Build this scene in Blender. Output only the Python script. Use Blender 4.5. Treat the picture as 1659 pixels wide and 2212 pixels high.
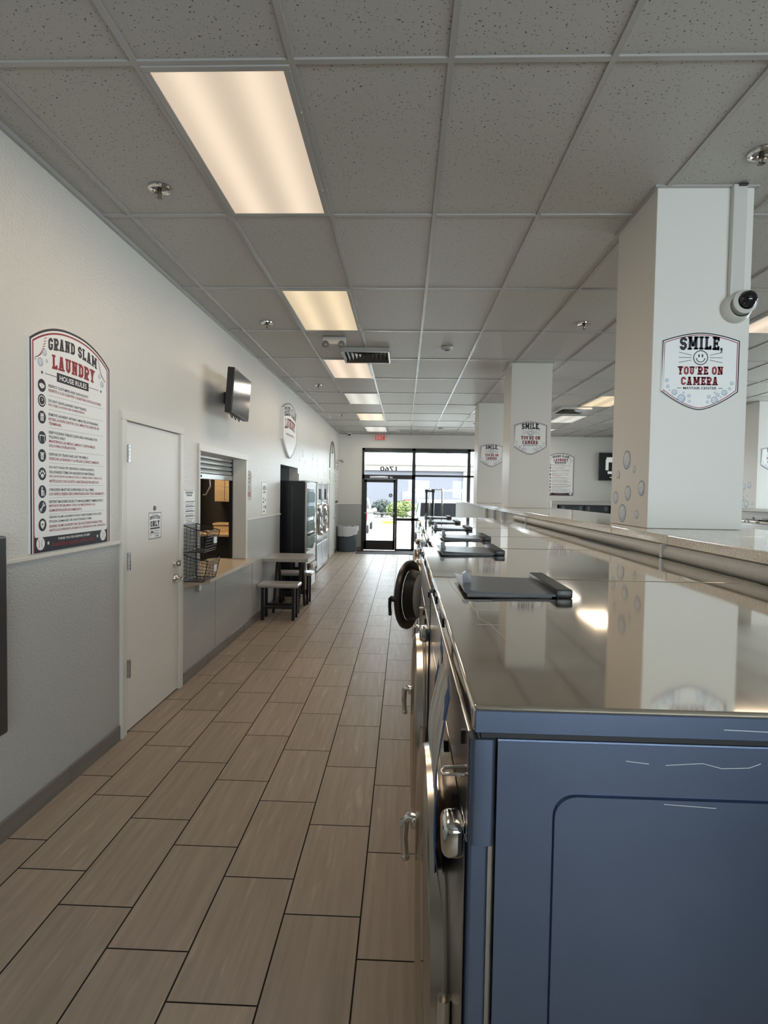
import bpy, bmesh, math, random
from mathutils import Vector, Matrix

random.seed(7)
PI = math.pi
SC = bpy.context.scene
COL = SC.collection
for o in list(bpy.data.objects):
    bpy.data.objects.remove(o)

# ------------------------------------------------------------------ camera
CAM_H = 1.6807
FPX, PITCH, YAW, ROLL = 1231.4, .03545, .03476, .01624
cam = bpy.data.cameras.new('camera')
cam.sensor_fit = 'VERTICAL'
cam.sensor_height = 24.0
cam.sensor_width = 18.0
cam.lens = 24.0 * FPX / 2212.0
cam.clip_start = .02
cam.clip_end = 300
cam_ob = bpy.data.objects.new('camera', cam)
COL.objects.link(cam_ob)
R0 = Vector((math.cos(YAW), math.sin(YAW), 0))
D0 = Vector((-math.sin(YAW) * math.cos(PITCH), math.cos(YAW) * math.cos(PITCH), -math.sin(PITCH)))
U0 = R0.cross(D0)
RR = R0 * math.cos(ROLL) + U0 * math.sin(ROLL)
UU = -R0 * math.sin(ROLL) + U0 * math.cos(ROLL)
m = Matrix((RR, UU, -D0)).transposed().to_4x4()
m.translation = Vector((0, 0, CAM_H))
cam_ob.matrix_world = m
SC.camera = cam_ob

# ------------------------------------------------------------------ view, world, sun, portals
SC.view_settings.view_transform = 'Standard'
SC.view_settings.look = 'None'
SC.view_settings.gamma = 1
SC.view_settings.exposure = 1.65
SC.view_settings.use_curve_mapping = False
SC.cycles.max_bounces = 10
SC.cycles.diffuse_bounces = 6
SC.cycles.glossy_bounces = 6
SC.cycles.transparent_max_bounces = 12
SC.cycles.sample_clamp_indirect = 6
SC.cycles.use_denoising = True

SKY = 4.6
SKY_RGB = (.85, .93, 1.0)
w = bpy.data.worlds.new('world')
SC.world = w
w.use_nodes = True
bg = w.node_tree.nodes['Background']
bg.inputs[0].default_value = (*SKY_RGB, 1)
bg.inputs[1].default_value = SKY

sun = bpy.data.lights.new('sun', 'SUN')
sun.energy = 6
sun.angle = .01
sun.color = (1, .96, .88)
sun_ob = bpy.data.objects.new('sun', sun)
COL.objects.link(sun_ob)
sun_ob.rotation_euler = Vector((-.60, -.36, -1)).to_track_quat('-Z', 'Y').to_euler()

def portal(loc, rot, sx, sy):
    l = bpy.data.lights.new('window_daylight', 'AREA')
    l.shape = 'RECTANGLE'
    l.size, l.size_y = sx, sy
    l.cycles.is_portal = True
    o = bpy.data.objects.new('window_daylight', l)
    COL.objects.link(o)
    o.location = loc
    o.rotation_euler = rot
portal((1.1, 16.45, 1.5), (-PI / 2, 0, 0), 4.6, 2.9)
portal((8.72, 8.6, 1.9), (0, PI / 2, 0), 1.4, 9.2)
portal((2.7, -3.62, 1.725), (PI / 2, 0, 0), 5.0, 1.55)

# ------------------------------------------------------------------ materials
MATS = {}
def nmat(name):
    mt = bpy.data.materials.new(name)
    mt.use_nodes = True
    return mt, mt.node_tree.nodes, mt.node_tree.links, mt.node_tree.nodes['Principled BSDF']

def mat(name, col, rough=.5, metal=0., bump=None, var=None, spec=None, coat=0., emit=None, aniso=None):
    """bump=(scale, strength[, stretch xyz]); var=(scale, amount[, stretch])"""
    if name in MATS:
        return MATS[name]
    mt, N, L, B = nmat(name)
    B.inputs['Base Color'].default_value = (*col, 1)
    B.inputs['Roughness'].default_value = rough
    B.inputs['Metallic'].default_value = metal
    if spec is not None:
        B.inputs['Specular IOR Level'].default_value = spec
    if coat:
        B.inputs['Coat Weight'].default_value = coat
        B.inputs['Coat Roughness'].default_value = .08
    if emit:
        B.inputs['Emission Color'].default_value = (*emit[0], 1)
        B.inputs['Emission Strength'].default_value = emit[1]
    tc = N.new('ShaderNodeTexCoord')
    def noise(scale, stretch=None, detail=3):
        n = N.new('ShaderNodeTexNoise')
        n.inputs['Scale'].default_value = scale
        n.inputs['Detail'].default_value = detail
        if stretch:
            mp = N.new('ShaderNodeMapping')
            mp.inputs['Scale'].default_value = stretch
            L.new(tc.outputs['Object'], mp.inputs[0])
            L.new(mp.outputs[0], n.inputs['Vector'])
        else:
            L.new(tc.outputs['Object'], n.inputs['Vector'])
        return n
    if bump:
        n = noise(bump[0], bump[2] if len(bump) > 2 else None)
        b = N.new('ShaderNodeBump')
        b.inputs['Strength'].default_value = bump[1]
        b.inputs['Distance'].default_value = .01
        L.new(n.outputs[0], b.inputs['Height'])
        L.new(b.outputs[0], B.inputs['Normal'])
    if var:
        n = noise(var[0], var[2] if len(var) > 2 else None, 5)
        r = N.new('ShaderNodeMapRange')
        r.inputs['From Min'].default_value = .3
        r.inputs['From Max'].default_value = .7
        r.inputs['To Min'].default_value = 1 - var[1]
        r.inputs['To Max'].default_value = 1 + var[1]
        L.new(n.outputs[0], r.inputs[0])
        mx = N.new('ShaderNodeVectorMath')
        mx.operation = 'SCALE'
        mx.inputs[0].default_value = col
        L.new(r.outputs[0], mx.inputs['Scale'])
        L.new(mx.outputs[0], B.inputs['Base Color'])
    MATS[name] = mt
    return mt

WALL = mat('wall_paint_white', (.67, .655, .61), .3, bump=(75, .5))
WALL_LOW = mat('wall_paint_grey', (.47, .475, .46), .33, bump=(95, .45))
PILLAR = mat('pillar_paint', (.73, .71, .665), .42, bump=(120, .05))
DOORP = mat('door_paint', (.78, .765, .72), .38, bump=(40, .02))
TRIMP = mat('trim_paint', (.72, .70, .65), .38)
GRID = mat('ceiling_grid_metal', (.40, .39, .37), .22, spec=.6)
NAVY = mat('navy_print', (.008, .008, .018), .45)
RED = mat('red_print', (.28, .012, .025), .45)
SIGNW = mat('sign_white', (.87, .87, .86), .4)
GREYP = mat('grey_print', (.22, .23, .25), .5)
BUBB = mat('bubble_blue', (.20, .27, .40), .45)
BUBL = mat('bubble_pale', (.62, .68, .74), .45)
BLACK = mat('black_plastic', (.012, .012, .013), .4)
BLACKM = mat('black_metal', (.015, .015, .017), .35, .0)
GLOSSB = mat('screen_black', (.01, .01, .012), .12)
STEEL_TOP = mat('stainless_top', (.74, .67, .58), .06, 1, bump=(1.6, .012), var=(60, .05, (1, 40, 1)))
STEEL = mat('stainless_brushed', (.52, .53, .55), .3, 1, bump=(300, .02, (1, .02, 1)), var=(5, .05))
SIDE = mat('steel_blue_reflection', (.155, .195, .29), .30, .9, bump=(300, .02, (1, .02, 1)), var=(5, .05))  # dim blue reflection painted into the steel's base colour
STEELF = mat('stainless_front', (.54, .53, .51), .2, 1, bump=(3, .02))
CHROME = mat('chrome', (.72, .70, .66), .09, 1)
SATIN = mat('satin_metal', (.48, .47, .45), .3, 1)
RIM = mat('door_rim_steel', (.55, .50, .44), .2, 1)
DARKRIM = mat('door_rim_dark', (.03, .026, .022), .3)
GREYPL = mat('grey_plastic', (.10, .105, .12), .3)
PAPER = mat('paper', (.55, .53, .49), .7, bump=(30, .25), var=(45, .35, (1, 1, .12)))
TAPE = mat('blue_tape', (.025, .09, .26), .55)
COUNTER = mat('speckled_counter', (.80, .76, .70), .07, var=(170, .35))
BULK = mat('bulkhead_grey', (.56, .56, .54), .5, bump=(220, .15), var=(90, .06))
GALV = mat('galvanised', (.55, .56, .56), .3, .8)
TAN = mat('laminate_tan', (.52, .43, .32), .3)
WOODT = mat('tan_wood', (.62, .45, .26), .5, var=(8, .15, (1, 1, 8)))
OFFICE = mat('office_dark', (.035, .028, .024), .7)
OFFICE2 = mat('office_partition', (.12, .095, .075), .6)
LAMT = mat('laminate_grey', (.44, .43, .42), .25, var=(200, .1))
TILEB = mat('base_tile', (.19, .175, .155), .35, var=(6, .12, (1, .3, 4)))
CAN = mat('can_grey_blue', (.055, .075, .095), .45)
BAG = mat('bag_white', (.62, .65, .68), .35)
MATM = mat('door_mat', (.02, .017, .02), .9)
FRAME = mat('storefront_bronze', (.018, .016, .015), .35)
EXW = mat('exit_white', (.75, .73, .70), .5)
EXR = mat('exit_red', (.45, .02, .02), .5, emit=((.9, .05, .04), .07))
CARW = mat('vehicle_white', (0.360, 0.372, 0.384), .25, coat=.5)
CARGL = mat('vehicle_glass', (.006, .006, .008), .08)
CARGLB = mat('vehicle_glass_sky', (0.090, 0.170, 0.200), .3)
TAIL = mat('tail_red', (.5, .02, .03), .2)
ASPH = mat('parking_concrete', (0.228, 0.218, 0.199), .9, var=(3, .1))
CURB = mat('curb_concrete', (0.162, 0.158, 0.152), .9)
BARK = mat('planter_bark', (0.056, 0.048, 0.045), .95, var=(20, .3))
BLDG = mat('stucco_lavender', (0.105, 0.102, 0.116), .9, bump=(30, .1))
BLDGC = mat('stucco_cream', (0.199, 0.178, 0.149), .9)
BUSHD = mat('bush_dark_green', (.009, .014, .008), .8, var=(10, .5))
BUSHL = mat('bush_lime', (0.078, 0.099, 0.022), .8, var=(12, .4))
YEL = mat('yellow_paint', (.45, .30, .02), .6)

def glass_mat(name, tint=(1, 1, 1), refl=.10):
    mt, N, L, B = nmat(name)
    N.remove(B)
    tr = N.new('ShaderNodeBsdfTransparent')
    tr.inputs[0].default_value = (*tint, 1)
    gl = N.new('ShaderNodeBsdfGlossy')
    gl.inputs['Roughness'].default_value = .02
    fr = N.new('ShaderNodeFresnel')
    fr.inputs[0].default_value = 1.3
    mx = N.new('ShaderNodeMixShader')
    L.new(fr.outputs[0], mx.inputs[0])
    L.new(tr.outputs[0], mx.inputs[1])
    L.new(gl.outputs[0], mx.inputs[2])
    L.new(mx.outputs[0], N['Material Output'].inputs[0])
    return mt
GLASS = glass_mat('clear_glass', (.94, .97, .97))
PORT = mat('porthole_glass', (.03, .03, .035), .06)
BOWL = mat('porthole_bowl', (.55, .58, .6), .08, spec=.8)

# floor: 12 x 24 inch tiles, one-third offset
def floor_mat():
    mt, N, L, B = nmat('floor_tile')
    tc = N.new('ShaderNodeTexCoord')
    sp = N.new('ShaderNodeSeparateXYZ')
    L.new(tc.outputs['Object'], sp.inputs[0])
    def mth(op, a, b=None, c=None):
        n = N.new('ShaderNodeMath')
        n.operation = op
        for i, v in enumerate((a, b, c)):
            if v is None:
                continue
            if isinstance(v, (int, float)):
                n.inputs[i].default_value = v
            else:
                L.new(v, n.inputs[i])
        return n.outputs[0]
    S = .305
    u = mth('DIVIDE', mth('SUBTRACT', -.1426, sp.outputs[0]), S)
    k = mth('ADD', mth('FLOOR', u), 1)
    v = mth('DIVIDE', mth('SUBTRACT', mth('SUBTRACT', sp.outputs[1], 1.987), mth('MULTIPLY', k, .2033)), 2 * S)
    fu = mth('FRACT', u)
    fv = mth('FRACT', v)
    du = mth('MULTIPLY', mth('MINIMUM', fu, mth('SUBTRACT', 1, fu)), S)
    dv = mth('MULTIPLY', mth('MINIMUM', fv, mth('SUBTRACT', 1, fv)), 2 * S)
    d = mth('MINIMUM', du, dv)
    gr = mth('LESS_THAN', d, .0032)
    # per-tile tone
    cb = N.new('ShaderNodeCombineXYZ')
    L.new(k, cb.inputs[0])
    L.new(mth('FLOOR', v), cb.inputs[1])
    wn = N.new('ShaderNodeTexWhiteNoise')
    L.new(cb.outputs[0], wn.inputs[0])
    # streaks along the tile
    mp = N.new('ShaderNodeMapping')
    mp.inputs['Scale'].default_value = (1, .05, 1)
    L.new(tc.outputs['Object'], mp.inputs[0])
    ad = N.new('ShaderNodeVectorMath')
    ad.operation = 'ADD'
    L.new(mp.outputs[0], ad.inputs[0])
    L.new(wn.outputs['Color'], ad.inputs[1])
    n1 = N.new('ShaderNodeTexNoise')
    n1.inputs['Scale'].default_value = 42
    n1.inputs['Detail'].default_value = 6
    L.new(ad.outputs[0], n1.inputs['Vector'])
    mp2 = N.new('ShaderNodeMapping')
    mp2.inputs['Scale'].default_value = (1, .12, 1)
    L.new(tc.outputs['Object'], mp2.inputs[0])
    ad2 = N.new('ShaderNodeVectorMath')
    ad2.operation = 'ADD'
    L.new(mp2.outputs[0], ad2.inputs[0])
    L.new(wn.outputs['Color'], ad2.inputs[1])
    n2 = N.new('ShaderNodeTexNoise')
    n2.inputs['Scale'].default_value = 26
    n2.inputs['Detail'].default_value = 2
    L.new(ad2.outputs[0], n2.inputs['Vector'])
    st = mth('MULTIPLY', mth('MAXIMUM', mth('SUBTRACT', n2.outputs[0], .62), 0), 1.8)
    f = mth('ADD', mth('ADD', mth('MULTIPLY', mth('SUBTRACT', n1.outputs[0], .5), .5), 1),
            mth('MULTIPLY', mth('SUBTRACT', wn.outputs['Value'], .5), .10))
    f = mth('ADD', f, st)
    sc = N.new('ShaderNodeVectorMath')
    sc.operation = 'SCALE'
    sc.inputs[0].default_value = (.36, .296, .24)
    L.new(f, sc.inputs['Scale'])
    mx = N.new('ShaderNodeMix')
    mx.data_type = 'RGBA'
    L.new(gr, mx.inputs['Factor'])
    L.new(sc.outputs[0], mx.inputs['A'])
    mx.inputs['B'].default_value = (.022, .018, .016, 1)
    L.new(mx.outputs['Result'], B.inputs['Base Color'])
    rg = mth('ADD', .42, mth('MULTIPLY', gr, .5))
    L.new(rg, B.inputs['Roughness'])
    B.inputs['Specular IOR Level'].default_value = .08
    bp = N.new('ShaderNodeBump')
    bp.inputs['Strength'].default_value = .35
    bp.inputs['Distance'].default_value = .002
    L.new(mth('SUBTRACT', 1, gr), bp.inputs['Height'])
    L.new(bp.outputs[0], B.inputs['Normal'])
    return mt
FLOOR = floor_mat()

def ceil_mat():
    mt, N, L, B = nmat('ceiling_tile')
    tc = N.new('ShaderNodeTexCoord')
    n = N.new('ShaderNodeTexNoise')
    n.inputs['Scale'].default_value = 95
    n.inputs['Detail'].default_value = 2
    L.new(tc.outputs['Object'], n.inputs['Vector'])
    n3 = N.new('ShaderNodeTexNoise')
    n3.inputs['Scale'].default_value = 260
    L.new(tc.outputs['Object'], n3.inputs['Vector'])
    r = N.new('ShaderNodeValToRGB')
    r.color_ramp.elements[0].position = .315
    r.color_ramp.elements[0].color = (.05, .048, .045, 1)
    r.color_ramp.elements[1].position = .345
    r.color_ramp.elements[1].color = (.55, .53, .49, 1)
    L.new(n.outputs[0], r.inputs[0])
    mx = N.new('ShaderNodeMix')
    mx.data_type = 'RGBA'
    mx.blend_type = 'MULTIPLY'
    mx.inputs['Factor'].default_value = .35
    L.new(r.outputs[0], mx.inputs['A'])
    L.new(n3.outputs[0], mx.inputs['B'])
    L.new(mx.outputs['Result'], B.inputs['Base Color'])
    B.inputs['Roughness'].default_value = .45
    B.inputs['Specular IOR Level'].default_value = .45
    b = N.new('ShaderNodeBump')
    b.inputs['Strength'].default_value = .3
    b.inputs['Distance'].default_value = .003
    L.new(r.outputs[0], b.inputs['Height'])
    L.new(b.outputs[0], B.inputs['Normal'])
    return mt
CEIL = ceil_mat()

def diffuser_mat(name, base, strength):
    mt, N, L, B = nmat(name)
    tc = N.new('ShaderNodeTexCoord')
    sp = N.new('ShaderNodeSeparateXYZ')
    L.new(tc.outputs['Object'], sp.inputs[0])
    # two tubes glow behind the prismatic sheet, each a soft stripe at x = -.13 and .13
    ab = N.new('ShaderNodeMath'); ab.operation = 'ABSOLUTE'
    L.new(sp.outputs[0], ab.inputs[0])
    sb = N.new('ShaderNodeMath'); sb.operation = 'SUBTRACT'
    L.new(ab.outputs[0], sb.inputs[0]); sb.inputs[1].default_value = .135
    pw = N.new('ShaderNodeMath'); pw.operation = 'MULTIPLY'
    L.new(sb.outputs[0], pw.inputs[0]); L.new(sb.outputs[0], pw.inputs[1])
    ex = N.new('ShaderNodeMath'); ex.operation = 'MULTIPLY'
    L.new(pw.outputs[0], ex.inputs[0]); ex.inputs[1].default_value = -170
    ep = N.new('ShaderNodeMath'); ep.operation = 'EXPONENT'
    L.new(ex.outputs[0], ep.inputs[0])
    ck = N.new('ShaderNodeTexVoronoi')
    ck.inputs['Scale'].default_value = 150
    ck.inputs['Randomness'].default_value = 0
    L.new(tc.outputs['Object'], ck.inputs['Vector'])
    m1 = N.new('ShaderNodeMath'); m1.operation = 'MULTIPLY_ADD'
    L.new(ep.outputs[0], m1.inputs[0]); m1.inputs[1].default_value = .42; m1.inputs[2].default_value = .78
    m2 = N.new('ShaderNodeMath'); m2.operation = 'MULTIPLY_ADD'
    L.new(ck.outputs[0], m2.inputs[0]); m2.inputs[1].default_value = -.22; m2.inputs[2].default_value = 1.08
    m3 = N.new('ShaderNodeMath'); m3.operation = 'MULTIPLY'
    L.new(m1.outputs[0], m3.inputs[0]); L.new(m2.outputs[0], m3.inputs[1])
    m4 = N.new('ShaderNodeMath'); m4.operation = 'MULTIPLY'
    L.new(m3.outputs[0], m4.inputs[0]); m4.inputs[1].default_value = strength
    B.inputs['Base Color'].default_value = (.3, .28, .25, 1)
    B.inputs['Roughness'].default_value = .4
    B.inputs['Emission Color'].default_value = (*base, 1)
    L.new(m4.outputs[0], B.inputs['Emission Strength'])
    return mt
DIFF_W = diffuser_mat('diffuser_warm', (1.0, .79, .60), .235)
DIFF_Y = diffuser_mat('diffuser_yellow', (1.0, .78, .49), .23)
DIFF_C = diffuser_mat('diffuser_cool', (.86, .84, .76), .20)

# ------------------------------------------------------------------ mesh builder
class MB:
    def __init__(s):
        s.bm = bmesh.new()
        s.mi = 0
    def _tag(s, faces):
        for f in faces:
            f.material_index = s.mi
    def box(s, x0, x1, y0, y1, z0, z1, bev=0, seg=2):
        vs = [s.bm.verts.new((x, y, z)) for x in (x0, x1) for y in (y0, y1) for z in (z0, z1)]
        idx = [(0, 1, 3, 2), (4, 6, 7, 5), (0, 4, 5, 1), (2, 3, 7, 6), (0, 2, 6, 4), (1, 5, 7, 3)]
        fs = [s.bm.faces.new([vs[i] for i in q]) for q in idx]
        if bev:
            es = list({e for f in fs for e in f.edges})
            r = bmesh.ops.bevel(s.bm, geom=es, offset=bev, segments=seg, affect='EDGES', profile=.5)
            fs = list({f for v in r['verts'] for f in v.link_faces} | set(r['faces']))
        s._tag(fs)
        return s
    def poly(s, pts):
        f = s.bm.faces.new([s.bm.verts.new(p) for p in pts])
        s._tag([f])
        return s
    def prism(s, pts, vec):
        """closed polygon pts (3d) extruded by vec"""
        a = [s.bm.verts.new(p) for p in pts]
        b = [s.bm.verts.new(Vector(p) + Vector(vec)) for p in pts]
        n = len(pts)
        fs = [s.bm.faces.new(a[::-1]), s.bm.faces.new(b)]
        for i in range(n):
            fs.append(s.bm.faces.new((a[i], a[(i + 1) % n], b[(i + 1) % n], b[i])))
        s._tag(fs)
        return s
    def tube(s, path, r, n=8, closed=False, cap=True):
        path = [Vector(p) for p in path]
        rings = []
        N = len(path)
        prev = None
        for i, p in enumerate(path):
            if closed:
                t = path[(i + 1) % N] - path[i - 1]
            else:
                t = path[min(i + 1, N - 1)] - path[max(i - 1, 0)]
            t.normalize()
            if prev is None:
                a = t.orthogonal().normalized()
            else:
                a = (prev - t * prev.dot(t)).normalized()
            prev = a
            b = t.cross(a)
            rr = r[i] if isinstance(r, (list, tuple)) else r
            rings.append([s.bm.verts.new(p + (a * math.cos(2 * PI * k / n) + b * math.sin(2 * PI * k / n)) * rr) for k in range(n)])
        fs = []
        for i in range(N if closed else N - 1):
            A, B = rings[i], rings[(i + 1) % N]
            for k in range(n):
                fs.append(s.bm.faces.new((A[k], A[(k + 1) % n], B[(k + 1) % n], B[k])))
        if cap and not closed:
            fs.append(s.bm.faces.new(rings[0][::-1]))
            fs.append(s.bm.faces.new(rings[-1]))
        s._tag(fs)
        return s
    def lathe(s, prof, c, axis='z', n=32, close=False):
        """prof: list of (radius, height along axis)"""
        c = Vector(c)
        def P(r, h, t):
            u, v = r * math.cos(t), r * math.sin(t)
            return c + Vector({'z': (u, v, h), 'x': (h, u, v), 'y': (u, h, v)}[axis])
        rings = []
        for r, h in prof:
            if r < 1e-6:
                rings.append([s.bm.verts.new(P(0, h, 0))])
            else:
                rings.append([s.bm.verts.new(P(r, h, 2 * PI * k / n)) for k in range(n)])
        fs = []
        M = len(rings)
        for i in range(M if close else M - 1):
            A, B = rings[i], rings[(i + 1) % M]
            for k in range(n):
                k2 = (k + 1) % n
                if len(A) == 1 and len(B) == 1:
                    continue
                if len(A) == 1:
                    fs.append(s.bm.faces.new((A[0], B[k2], B[k])))
                elif len(B) == 1:
                    fs.append(s.bm.faces.new((A[k], A[k2], B[0])))
                else:
                    fs.append(s.bm.faces.new((A[k], A[k2], B[k2], B[k])))
        s._tag(fs)
        return s
    def cyl(s, p0, p1, r, n=16):
        return s.tube([p0, p1], r, n)
    def blob(s, c, r, sub=2, jit=0., sq=(1, 1, 1)):
        g = bmesh.ops.create_icosphere(s.bm, subdivisions=sub, radius=1)
        for v in g['verts']:
            k = 1 + random.uniform(-jit, jit)
            v.co = Vector(c) + Vector((v.co.x * r * sq[0] * k, v.co.y * r * sq[1] * k, v.co.z * r * sq[2] * k))
        s._tag({f for v in g['verts'] for f in v.link_faces})
        return s
    def build(s, name, mats, parent=None, smooth=None, off=(0, 0, 0), rot=None):
        bm = s.bm
        bmesh.ops.recalc_face_normals(bm, faces=bm.faces[:])
        off = Vector(off)
        if off.length:
            for v in bm.verts:
                v.co -= off
        me = bpy.data.meshes.new(name)
        bm.to_mesh(me)
        bm.free()
        if not isinstance(mats, (list, tuple)):
            mats = [mats]
        for mm in mats:
            me.materials.append(mm)
        if smooth:
            me.set_sharp_from_angle(angle=math.radians(smooth))
            for p in me.polygons:
                p.use_smooth = p.area < .012      # broad flat sheets stay flat
        o = bpy.data.objects.new(name, me)
        COL.objects.link(o)
        if parent is not None:
            o.parent = parent
        return o

def tag(o, label=None, cat=None, group=None, kind=None):
    if label: o['label'] = label
    if cat: o['category'] = cat
    if group: o['group'] = group
    if kind: o['kind'] = kind
    return o
def thing(name, label, cat, loc=(0, 0, 0), rz=0, group=None):
    o = bpy.data.objects.new(name, None)
    o.empty_display_size = .1
    COL.objects.link(o)
    o.location = loc
    o.rotation_euler = (0, 0, rz)
    return tag(o, label, cat, group)
def struct(mb, name, mats, smooth=None, parent=None):
    o = mb.build(name, mats, parent, smooth)
    if parent is None:
        o['kind'] = 'structure'
    return o
def dup(root, loc, rz=None, label=None, group=None):
    r = root.copy(); COL.objects.link(r)
    r.location = loc
    if rz is not None:
        r.rotation_euler = (0, 0, rz)
    if label: r['label'] = label
    if group: r['group'] = group
    for ch in list(root.children):
        c = ch.copy(); COL.objects.link(c); c.parent = r
        for g in ch.children:
            d = g.copy(); COL.objects.link(d); d.parent = c
    return r

# ------------------------------------------------------------------ flat lettering
_txt = {}
def text_polys(s):
    """triangles (2d) of a string in the built-in font, normalised to x 0..1, z 0..1"""
    if s in _txt:
        return _txt[s]
    cu = bpy.data.curves.new('lettering', 'FONT')
    cu.body = s
    cu.resolution_u = 2
    cu.offset = .018
    ob = bpy.data.objects.new('lettering', cu)
    COL.objects.link(ob)
    dg = bpy.context.evaluated_depsgraph_get()
    me = ob.evaluated_get(dg).to_mesh()
    co = [(v.co.x, v.co.y) for v in me.vertices]
    fs = [tuple(p.vertices) for p in me.polygons]
    ob.evaluated_get(dg).to_mesh_clear()
    bpy.data.objects.remove(ob)
    bpy.data.curves.remove(cu)
    x0 = min(c[0] for c in co); x1 = max(c[0] for c in co)
    y0 = min(c[1] for c in co); y1 = max(c[1] for c in co)
    co = [((x - x0) / (x1 - x0), (y - y0) / max(y1 - y0, 1e-6)) for x, y in co]
    _txt[s] = [[co[i] for i in f] for f in fs]
    return _txt[s]

def stroke(path, t, closed=False):
    """thick polyline as quads"""
    P = [Vector(p) for p in path]
    n = len(P)
    L, R = [], []
    for i in range(n):
        a = P[i - 1] if (i > 0 or closed) else None
        b = P[(i + 1) % n] if (i < n - 1 or closed) else None
        d1 = (P[i] - a).normalized() if a is not None else None
        d2 = (b - P[i]).normalized() if b is not None else None
        if d1 is None: d1 = d2
        if d2 is None: d2 = d1
        n1 = Vector((-d1.y, d1.x)); n2 = Vector((-d2.y, d2.x))
        mm = (n1 + n2)
        mm = mm / max(mm.length_squared * .5, .35)
        L.append(P[i] + mm * t / 2)
        R.append(P[i] - mm * t / 2)
    q = []
    for i in range(n if closed else n - 1):
        j = (i + 1) % n
        q.append([tuple(L[i]), tuple(L[j]), tuple(R[j]), tuple(R[i])])
    return q
def rect(x0, y0, x1, y1):
    return [(x0, y0), (x1, y0), (x1, y1), (x0, y1)]
def glyph(ch, t=.235):
    """collegiate block capitals; returns (width, polygons) with height 1"""
    w, h, c, sv = .66, t / 2, .13, .09
    q = []
    def ser(x, y):
        if y > .5: q.append(rect(x - h - sv, 1 - t * .62, x + h + sv, 1))
        else: q.append(rect(x - h - sv, 0, x + h + sv, t * .62))
    def stem(x, a=0, b=1, sa=True, sb=True):
        q.append(rect(x - h, a, x + h, b))
        if sa: ser(x, 0)
        if sb: ser(x, 1)
    A = h + sv
    if ch == 'O':
        q += stroke([(h, h + c), (h, 1 - h - c), (h + c, 1 - h), (w - h - c, 1 - h), (w - h, 1 - h - c), (w - h, h + c), (w - h - c, h), (h + c, h)], t, True)
    elif ch in 'CG':
        p = [(w - h, .66), (w - h, 1 - h - c), (w - h - c, 1 - h), (h + c, 1 - h), (h, 1 - h - c), (h, h + c), (h + c, h), (w - h - c, h), (w - h, h + c)]
        p += [(w - h, .34)] if ch == 'C' else [(w - h, .48)]
        q += stroke(p, t)
        if ch == 'G': q.append(rect(w * .48, .36, w, .52))
    elif ch == 'S':
        q += stroke([(w - h, .68), (w - h, 1 - h - c), (w - h - c, 1 - h), (h + c, 1 - h), (h, 1 - h - c), (h, .5 + c), (h + c, .5), (w - h - c, .5), (w - h, .5 - c), (w - h, h + c), (w - h - c, h), (h + c, h), (h, h + c), (h, .32)], t)
    elif ch == 'U':
        w = .74
        q += stroke([(A, 1), (A, h + c), (A + c, h), (w - A - c, h), (w - A, h + c), (w - A, 1)], t)
        ser(A, 1); ser(w - A, 1)
    elif ch == 'D':
        w = .7
        stem(A)
        q += stroke([(A, h), (w - h - c, h), (w - h, h + c), (w - h, 1 - h - c), (w - h - c, 1 - h), (A, 1 - h)], t)
    elif ch in 'RP':
        w = .74
        stem(A)
        q += stroke([(A, .46), (w - h - c, .46), (w - h, .46 + c), (w - h, 1 - h - c), (w - h - c, 1 - h), (A, 1 - h)], t)
        if ch == 'R':
            q += stroke([(w * .52, .46), (w - A, 0)], t)
            ser(w - A, 0)
    elif ch == 'A':
        w = .8
        q += stroke([(A, 0), (w / 2 - .03, 1)], t)
        q += stroke([(w - A, 0), (w / 2 + .03, 1)], t)
        q.append(rect(w * .28, .22, w * .72, .37))
        q.append(rect(w / 2 - .17, 1 - t * .5, w / 2 + .17, 1))
        ser(A, 0); ser(w - A, 0)
    elif ch == 'M':
        w = .98
        stem(A); stem(w - A)
        q += stroke([(A, .98), (w / 2, .25)], t)
        q += stroke([(w - A, .98), (w / 2, .25)], t)
    elif ch == 'N':
        w = .8
        stem(A, sb=True); stem(w - A, sa=False)
        q += stroke([(A, .95), (w - A, .05)], t)
    elif ch in 'EL':
        w = .66
        stem(A)
        q.append(rect(A, 0, w, t))
        q.append(rect(w - t * .8, 0, w, .32))
        if ch == 'E':
            q.append(rect(A, 1 - t, w, 1)); q.append(rect(w - t * .8, .68, w, 1))
            q.append(rect(A, .42, w - .14, .58)); q.append(rect(w - .28, .34, w - .14, .66))
    elif ch == 'I':
        w = 2 * A
        stem(A)
    elif ch == 'Y':
        w = .78
        q += stroke([(A, 1), (w / 2, .45)], t)
        q += stroke([(w - A, 1), (w / 2, .45)], t)
        q.append(rect(w / 2 - h, 0, w / 2 + h, .5))
        ser(w / 2, 0); ser(A, 1); ser(w - A, 1)
    elif ch == "'":
        w = .22
        q.append([(.03, 1), (.2, 1), (.14, .68), (.05, .68)])
    elif ch == ',':
        w = .24
        q.append([(.02, 0), (.02, .2), (.22, .2), (.22, -.02), (.08, -.2), (.02, -.2), (.11, 0)])
    elif ch == ' ':
        w = .36
    return w, q
def block_polys(s, gap=.07):
    x, out = 0, []
    for ch in s:
        w_, q = glyph(ch)
        out += [[(px + x, py) for px, py in p] for p in q]
        x += w_ + gap
    x -= gap
    return [[(px / x, py) for px, py in p] for p in out]

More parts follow.
